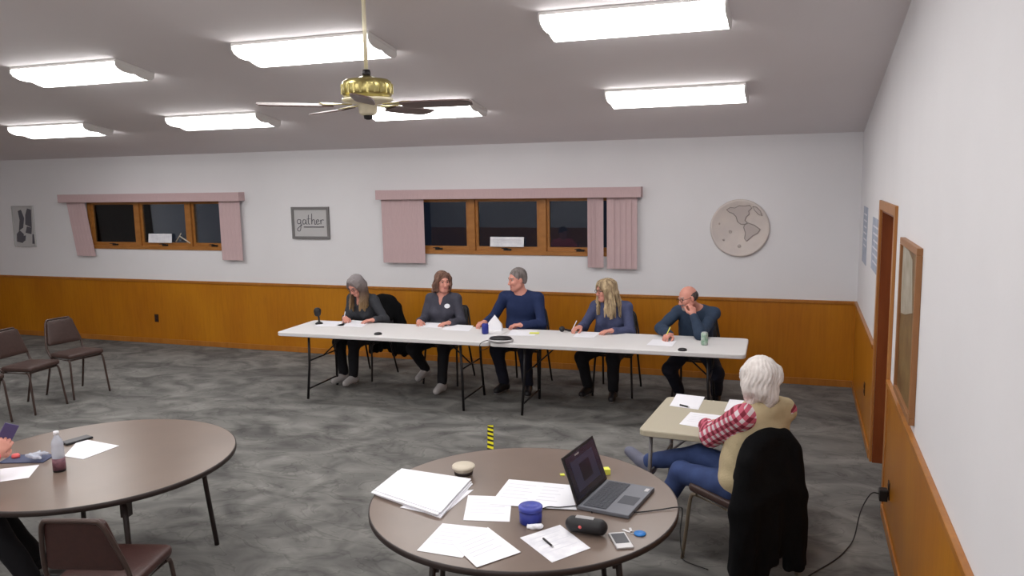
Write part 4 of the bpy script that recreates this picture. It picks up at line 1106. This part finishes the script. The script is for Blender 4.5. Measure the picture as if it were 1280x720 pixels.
# local frame: x along the width (near to far), -y towards the front edge
bm = BM(); box(bm, -lw/2, lw/2, -ld/2, ld/2, .003, .022, bevel=.004); base = finish('base', bm, 'laptop', lt)
bm = BM(); box(bm, -lw/2+.02, lw/2-.02, -.01, .11, .022, .0235)
finish('keyboard', bm, 'keys', base)
bm = BM()
for r_ in range(5):
    for k in range(14): box(bm, -.175+.025*k+.002, -.175+.025*k+.023, -.006+.022*r_, .012+.022*r_, .0235, .0255)
finish('keycaps', bm, 'keys', base)
bm = BM(); box(bm, -.075, .03, -.115, -.03, .022, .0226); finish('touchpad', bm, 'keys', base)
bm = BM(); box(bm, .12, .16, -.12, -.10, .022, .0228); finish('sticker', bm, 'silver', base)
Ra = Matrix.Rotation(math.radians(-20), 3, 'X')
def lid(bm, *a, **k): box(bm, *a, rot=Ra, piv=(0, ld/2-.004, .02), **k)
bm = BM(); lid(bm, -lw/2, lw/2, ld/2-.008, ld/2+.002, .024, .265, bevel=.003); sc_ = finish('screen_lid', bm, 'black', lt)
bm = BM(); lid(bm, -lw/2+.012, lw/2-.012, ld/2-.0095, ld/2-.008, .040, .252); finish('screen', bm, 'screen', sc_)
bm = BM(); lid(bm, -.14, .13, ld/2-.0105, ld/2-.0095, .07, .22); finish('screen_window', bm, 'screen2', sc_)
bm = BM(); lid(bm, -.06, .06, ld/2-.0112, ld/2-.0105, .10, .19); finish('screen_panel', bm, 'screen3', sc_)
bm = BM(); lid(bm, -.07, -.02, ld/2-.0105, ld/2-.0095, .235, .243); finish('screen_icons', bm, 'silver', sc_)
# charger cord of the laptop
bm = BM(); q = [at(785, 640, TZ+.012), at(800, 640, TZ+.006), at(825, 637, TZ+.006), at(848, 634, TZ+.006), at(853, 640, .70), at(850, 668, .35), at(853, 694, .03), at(858, 702, .012), at(885, 712, .012)]
tube(bm, smoothpath(q, 8), .0032, 8); tag(finish('thin_cable', bm, 'black'), 'thin black cord running from the laptop over the table edge to the floor', 'cord')
bm = BM(); q = [at(740, 641, TZ+.004), at(733, 632, TZ+.012), at(700, 634, TZ+.012), at(683, 634, TZ+.012), at(668, 642, TZ+.004)]
tube(bm, smoothpath(q, 8), .003, 8); tag(finish('black_cable', bm, 'black'), 'short black cable between the laptop and the blue tub', 'cord')
# black capsule-shaped speaker
c = at(733, 657, TZ+.04); t = thing('portable_speaker', 'black rounded portable speaker with a pale top strip, in front of the laptop', 'speaker', (c.x, c.y, TZ), math.radians(-2))
S = Soft(); S.cone((-.062, 0, .041), (.062, 0, .041), .037, .037, k=.01)
o = S.build(.004, 'speaker_body', ['black'], t)
bm = BM(); box(bm, -.05, .035, -.012, .016, .074, .0795, bevel=.003); finish('top_strip', bm, 'silver', t)
bm = BM(); lathe(bm, [(0, 0), (.008, 0), (.007, .002), (0, .0025)], 14); finish('emblem', bm, 'redthing', t, loc=(-.02, -.0365, .045), rot=(PI/2, 0, 0))
# blue tub, white crumple, cream bowl, phone, keys, sticky notes
c = at(661, 656, TZ); t = thing('blue_tub', 'dark blue cylindrical tub among the papers of the laptop table', 'tub', (c.x, c.y+.03, TZ))
bm = BM(); lathe(bm, [(0, 0), (.05, 0), (.053, .004), (.054, .062), (.0, .062)], 32); finish('tub', bm, 'blue', t)
bm = BM(); lathe(bm, [(0, .062), (.057, .062), (.057, .08), (.053, .084), (.03, .083), (.028, .080), (0, .080)], 32); finish('lid', bm, mat('blue_lid', (62, 72, 160), .4), t)
c = at(668, 661, TZ); S = Soft(); S.cone((-.03, 0, .010), (.028, .012, .012), .010, .012, k=.01); S.cone((-.01, -.01, .010), (.03, -.006, .016), .012, .01, k=.01); o = S.build(.003, 'crumpled_tissue', ['paper'], None, bump=wrinkle(.003, 130, 2)); o.location = (c.x, c.y, TZ)
tag(o, 'small crumpled white tissue beside the blue tub', 'tissue')
c = at(577, 597, TZ); t = thing('cream_cup', 'low cream lidded cup behind the thick paper stack', 'cup', (c.x, c.y+.03, TZ))
bm = BM(); lathe(bm, [(0, 0), (.042, 0), (.05, .03), (.058, .045), (.063, .048), (.063, .058), (.058, .063), (.02, .062), (0, .060)], 32); finish('cup_body', bm, 'beige', t)
bm = BM(); lathe(bm, [(.044, .008), (.0505, .012), (.052, .028), (.049, .03)], 32, cap=False); finish('dark_band', bm, 'tableedge', t)
c = at(776, 677, TZ); t = thing('mobile_phone', 'silver phone with dark screen at the near edge of the laptop table', 'phone', (c.x, c.y, TZ), math.radians(27))
bm = BM(); box(bm, -.039, .039, -.078, .078, 0, .010, bevel=.004); finish('phone_body', bm, 'silver', t)
bm = BM(); box(bm, -.031, .031, -.035, .062, .0095, .0108); finish('screen', bm, 'screen3', t)
c = at(800, 668, TZ); t = thing('key_ring', 'keys with a round blue fob beside the silver phone', 'keys', (c.x, c.y, TZ))
bm = BM(); lathe(bm, [(0, 0), (.026, 0), (.028, .004), (.026, .008), (0, .008)], 24); finish('fob', bm, 'lightblue', t)
bm = BM(); tube(bm, [(-.035+.012*math.cos(a), .004+.012*math.sin(a), .004) for a in [2*PI*i/16 for i in range(16)]], .0014, 6, closed=True); finish('ring', bm, 'silver', t)
bm = BM(); prism(bm, [(-.05, .0), (-.085, .018), (-.088, .026), (-.078, .03), (-.045, .012)], 0, .002); prism(bm, [(-.048, .01), (-.06, .045), (-.05, .05), (-.038, .016)], .002, .004); finish('key', bm, 'silver', t)
for px, lab in (((757, 592), 'yellow sticky note pad behind the right side of the laptop screen'), ((703, 594), 'yellow sticky note just left of the laptop screen')):
    c = at(px[0], px[1], TZ); bm = BM(); h = .030 if px[0] > 740 else .006; e_ = .022 if px[0] > 740 else .012
    box(bm, -e_, e_, -e_, e_, 0, h, bevel=.001); o = finish('sticky_note', bm, 'yellow', loc=(c.x, c.y, TZ), rot=(0, 0, .5)); tag(o, lab, 'sticky notes')
# hazard tape on the floor just beyond the table
a, b = at(613, 532, 0), at(613, 575, 0); d = (b-a).normalized(); sd = Vector((-d.y, d.x, 0)); L = (b-a).length; w2 = .027
t = thing('hazard_tape', 'yellow and black striped tape strip on the carpet beyond the laptop table', 'tape', tuple(a), 0)
bm = BM(); prism(bm, [tuple((sd*w2)[:2]), tuple((-sd*w2)[:2]), tuple((d*L-sd*w2)[:2]), tuple((d*L+sd*w2)[:2])], .0005, .003); tp = finish('tape_strip', bm, 'hazard', t)
bm = BM(); k = 0.02
while k+.11 < L:
    q = [d*k-sd*w2, d*(k+.055)-sd*w2, d*(k+.105)+sd*w2, d*(k+.05)+sd*w2]; prism(bm, [tuple(v[:2]) for v in q], .003, .0034); k += .125
finish('black_stripes', bm, 'black', tp)
# left round table
sheet([(100, 548), (149, 557), (104, 574), (80, 570)], 'white sheet beside the water bottle on the left round table', lines=False)
sheet([(0, 586), (49, 581), (36, 597), (0, 602)], 'white sheet at the left edge of the left round table', lines=False)
c = at(71, 590, TZ); t = thing('water_bottle', 'clear plastic water bottle with a reddish label on the left round table', 'bottle', (c.x, c.y+.02, TZ))
bm = BM(); lathe(bm, [(0, 0), (.029, 0), (.033, .006), (.033, .05), (.031, .06), (.033, .07), (.033, .14), (.031, .15), (.033, .158), (.028, .18), (.014, .205), (.013, .215), (0, .215)], 28); finish('bottle_body', bm, 'clear', t)
bm = BM(); lathe(bm, [(.0335, .012), (.0342, .012), (.0342, .08), (.0335, .08), (.0335, .012)], 28, cap=False); finish('label', bm, 'label_red', t)
bm = BM(); lathe(bm, [(0, .215), (.015, .215), (.015, .232), (.013, .235), (0, .235)], 20); finish('cap', bm, 'cap', t)
bm = BM(); lathe(bm, [(0, .0), (.0335, .001), (.0338, .012), (.0335, .013), (0, .013)], 28); finish('bottle_base', bm, 'black', t)
a, b = at(80, 556, TZ), at(112, 547, TZ); c = (a+b)/2
t = thing('mobile_phone', 'black phone lying behind the water bottle', 'phone', (c.x, c.y, TZ), math.atan2(b.y-a.y, b.x-a.x)); L = (b-a).length/2
bm = BM(); box(bm, -.085, .085, -.040, .040, 0, .014, bevel=.005); finish('phone_body', bm, 'black', t)
bm = BM(); box(bm, -.078, .078, -.034, .034, .0135, .0146); finish('screen', bm, 'screen3', t)
c = at(35, 574, TZ); bm = BM(); box(bm, -.13, .13, -.07, .07, 0, .006, bevel=.001); box(bm, -.13, -.12, -.07, .07, .004, .008); tag(finish('blue_folder', bm, 'bluecloth', loc=(c.x, c.y, TZ), rot=(0, 0, .35)), 'dark blue folder on the left round table near the held phone', 'folder')
c = at(20, 573, TZ); bm = BM(); lathe(bm, [(0, 0), (.022, 0), (.024, .01), (.018, .02), (0, .022)], 20); tag(finish('coral_light_spot', bm, 'redthing', loc=(c.x, c.y, TZ+.007)), 'coral-red spot of light built as a small disc on the dark blue folder', 'cap')  # coral-coloured disc stands in for a spot of pinkish light
c = at(47, 576, TZ); S = Soft(); rs = np.random.RandomState(1)
for i in range(9):
    a_ = rs.uniform(-.05, .05, 3); b_ = rs.uniform(-.05, .05, 3); a_[2] = abs(a_[2])*.5+.012; b_[2] = abs(b_[2])*.5+.012; S.cone(a_, b_, .009, .009, k=.008)
o = S.build(.004, 'plastic_wrap', ['clear'], None, bump=wrinkle(.003, 120, 4)); o.location = (c.x, c.y, TZ+.007); tag(o, 'crumpled clear plastic wrap left of the water bottle', 'plastic wrap')
# the phone held at the left edge: rests in the fingers
wv = Vector(pl[3][1][2].tolist()); c = wv+Vector((-.045, .105, .065))
t = thing('mobile_phone', 'dark blue-backed phone held up at the left edge', 'phone', c); t.rotation_euler = (math.radians(-28), math.radians(8), math.radians(-25))
bm = BM(); box(bm, -.005, .005, -.038, .038, -.078, .078, bevel=.003); finish('phone_body', bm, mat('phone_case_violet', (86, 78, 120), .4), t)
bm = BM(); box(bm, -.0062, -.005, -.034, .034, -.072, .072); finish('screen', bm, 'screen', t)
# small table papers
sheet([(846, 492), (881, 496), (873, 512), (837, 507)], 'white sheet at the far left of the small table', lines=False)
sheet([(912, 499), (944, 502), (941, 518), (905, 514)], 'white sheet at the far right of the small table', lines=False)
sheet([(863, 515), (908, 520), (896, 538), (849, 530)], 'white sheet nearest the plaid sleeve on the small table')
pen(at(862, 509, TZ+.008), at(850, 506, TZ+.008), 0, 'dark pen on the far left sheet of the small table', r=.006)
# long table
def mic():
    c = at(399, 405, TZ); t = thing('tabletop_microphone', 'black microphone standing on its base at the left end of the long table', 'microphone', (c.x, c.y, TZ))
    bm = BM(); lathe(bm, [(0, 0), (.042, 0), (.042, .012), (.03, .02), (.014, .03), (0, .03)], 24); finish('base', bm, 'black', t)
    bm = BM(); tube(bm, smoothpath([(0, 0, .025), (0, 0, .07), (-.012, .0, .10)]), .011, 12); finish('stem', bm, 'black', t)
    bm = BM(); lathe(bm, [(0, .09), (.026, .092), (.036, .11), (.042, .145), (.038, .17), (.022, .186), (0, .188)], 20, c=(-.015, 0, 0)); finish('microphone_head', bm, 'black', t)
mic()
def puck(x, y, lab):
    c = at(x, y, TZ); t = thing('boundary_microphone', lab, 'microphone', (c.x, c.y, TZ))
    bm = BM(); lathe(bm, [(0, 0), (.042, 0), (.042, .008), (.034, .018), (0, .022)], 24); finish('puck', bm, 'black', t)
    bm = BM(); lathe(bm, [(0, .0215), (.022, .0195), (.022, .0205), (0, .0235)], 24); finish('mesh_cap', bm, 'blackmetal', t)
puck(472.5, 418, 'small black puck on the long table before the leftmost woman'); puck(853, 438, 'small black puck on the long table before the balding man')
c = at(706, 415, TZ); t = thing('foam_microphone', 'black foam-tipped microphone lying left of the blonde woman\'s hand', 'microphone', (c.x, c.y, TZ), .6)
bm = BM(); sphere(bm, (-.03, 0, .034), .030, sc=(1.05, 1, 1)); finish('foam_ball', bm, 'black', t)
bm = BM(); tube(bm, [(-.01, 0, .03), (.05, 0, .012), (.08, 0, .010)], .010, 12); finish('handle', bm, 'blackmetal', t)
c = at(626, 427, TZ); t = thing('speakerphone', 'oval conference speakerphone with dark top, front middle of the long table', 'speakerphone', (c.x, c.y, TZ), .05)
bm = BM(); lathe(bm, [(0, 0), (.115, 0), (.13, .012), (.125, .028), (0, .03)], 36, sx=1.0, sy=.72); finish('shell', bm, 'silver', t)
bm = BM(); lathe(bm, [(0, .028), (.118, .0285), (.105, .045), (.05, .053), (0, .054)], 36, sx=1.0, sy=.72); finish('top_grille', bm, 'black', t)
bm = BM(); q = [(-.12, -.01, .014), (-.16, -.05, .006), (-.165, -.125, .004), (-.165, -.160, -.012), (-.16, -.150, -.06), (-.15, -.03, -.075), (-.14, .10, -.07)]
tube(bm, smoothpath(q, 8), .0035, 8); finish('cord', bm, 'black', t)
def can(x, y, lab, name, cat, r, h, m, capm):
    c = at(x, y, TZ); t = thing(name, lab, cat, (c.x, c.y+r, TZ))
    bm = BM(); lathe(bm, [(0, 0), (r*.78, 0), (r, .008), (r, h-.012), (r*.82, h-.002), (0, h-.002)], 28); finish('can_body' if cat == 'can' else 'cup_body', bm, m, t)
    bm = BM(); lathe(bm, [(r*.76, h-.002), (r*.82, h-.002), (r*.82, h+.001), (r*.76, h+.001), (r*.74, h-.001)], 28); finish('rim', bm, capm, t)
can(605, 418, 'blue cup beside the man\'s paper on the long table', 'cup', 'cup', .036, .105, 'blue', 'blue')
can(880, 432, 'pale green drink can on the long table before the balding man', 'drink_can', 'can', .033, .122, 'green', 'can')
# papers of the long table
sheet([(404, 402), (436, 401), (428, 408), (392, 408)], 'white sheet beside the tabletop microphone', lines=False)
sheet([(440, 400), (464, 402), (452, 409), (420, 407)], 'white sheet under the leftmost woman\'s hands')
sheet([(533, 403), (558, 404), (551, 410), (524, 409)], 'white sheet before the curly-haired woman', lines=False)
sheet([(560, 405), (592, 407), (586, 414), (552, 412)], 'white sheet between the badge-wearing woman and the blue cup', lines=False)
sheet([(640, 412), (672, 413), (668, 420), (634, 419)], 'white sheet before the man in navy', lines=False)
sheet([(724, 414), (749, 416), (742, 422), (716, 421)], 'white sheet under the blonde woman\'s hands')
sheet([(816, 424), (846, 426), (840, 433), (808, 431)], 'white sheet under the balding man\'s writing hand', lines=False)
c = at(668, 417, TZ); bm = BM(); box(bm, -.05, .05, -.03, .03, 0, .006, bevel=.001); tag(finish('sticky_note', bm, 'yellow', loc=(c.x, c.y, TZ+.003), rot=(0, 0, .2)), 'yellow sticky notes on the long table before the man in navy', 'sticky notes')
# folded paper standing up before the man in navy
c = at(618, 413, TZ); t = thing('folded_paper', 'white folded paper standing up in the navy-sweatered man\'s hands', 'paper', (c.x, c.y+.02, TZ))
for s_ in (-1, 1):
    bm = BM(); pts = [(-.085, 0), (.085, 0), (.075, .07), (.0, .165), (-.07, .08)]
    prism(bm, pts, -.0006, .0006)
    for v in bm.verts: v.co = Vector((v.co.x, v.co.z+s_*.022*(1-v.co.y/.17), v.co.y))
    finish('leaf', bm, 'paper', t)
# pens in the writing hands
pen((-4.872, 7.90, TZ+.012), (-4.90, 7.99, TZ+.115), 0, 'pen in the hand of the leftmost woman', m='paper_grey')
pen((-2.20, 7.955, TZ+.012), (-2.165, 8.04, TZ+.115), 0, 'pen in the hand of the blonde woman', m='paper_grey')
pen((-1.215, 7.79, TZ+.012), (-1.17, 7.87, TZ+.125), 0, 'pen in the writing hand of the balding man', m='yellow')
# thin white slabs and a hanger-like clip on the window ledges
for x0, x1, z0, z1, lab in ((-3.62, -3.18, 1.50, 1.62, 'white slab low in the middle window pane behind the people'), (-8.98, -8.56, 1.50, 1.63, 'white slab low in the middle pane of the far left window')):
    bm = BM(); box(bm, x0, x1, BY-.0, BY+.012, z0, z1, bevel=.001)
    for v in bm.verts: v.co.y += (z1-v.co.z)*-.12
    for i in range(3): box(bm, x0+.04, x1-.04-.05*i, BY-.012+.002*i, BY-.009+.002*i, z1-.035-.028*i, z1-.026-.028*i, mi=1)
    tag(finish('window_card', bm, ['paper_grey', 'print']), lab, 'card')
bm = BM(); tube(bm, [(-8.47, BY-.02, 1.52), (-8.40, BY-.02, 1.60), (-8.22, BY-.02, 1.50)], .009, 8); tube(bm, [(-8.40, BY-.02, 1.60), (-8.37, BY-.02, 1.64)], .006, 6)
tag(finish('window_prop', bm, 'beige'), 'bent pale prop leaning in the far left window', 'window prop')
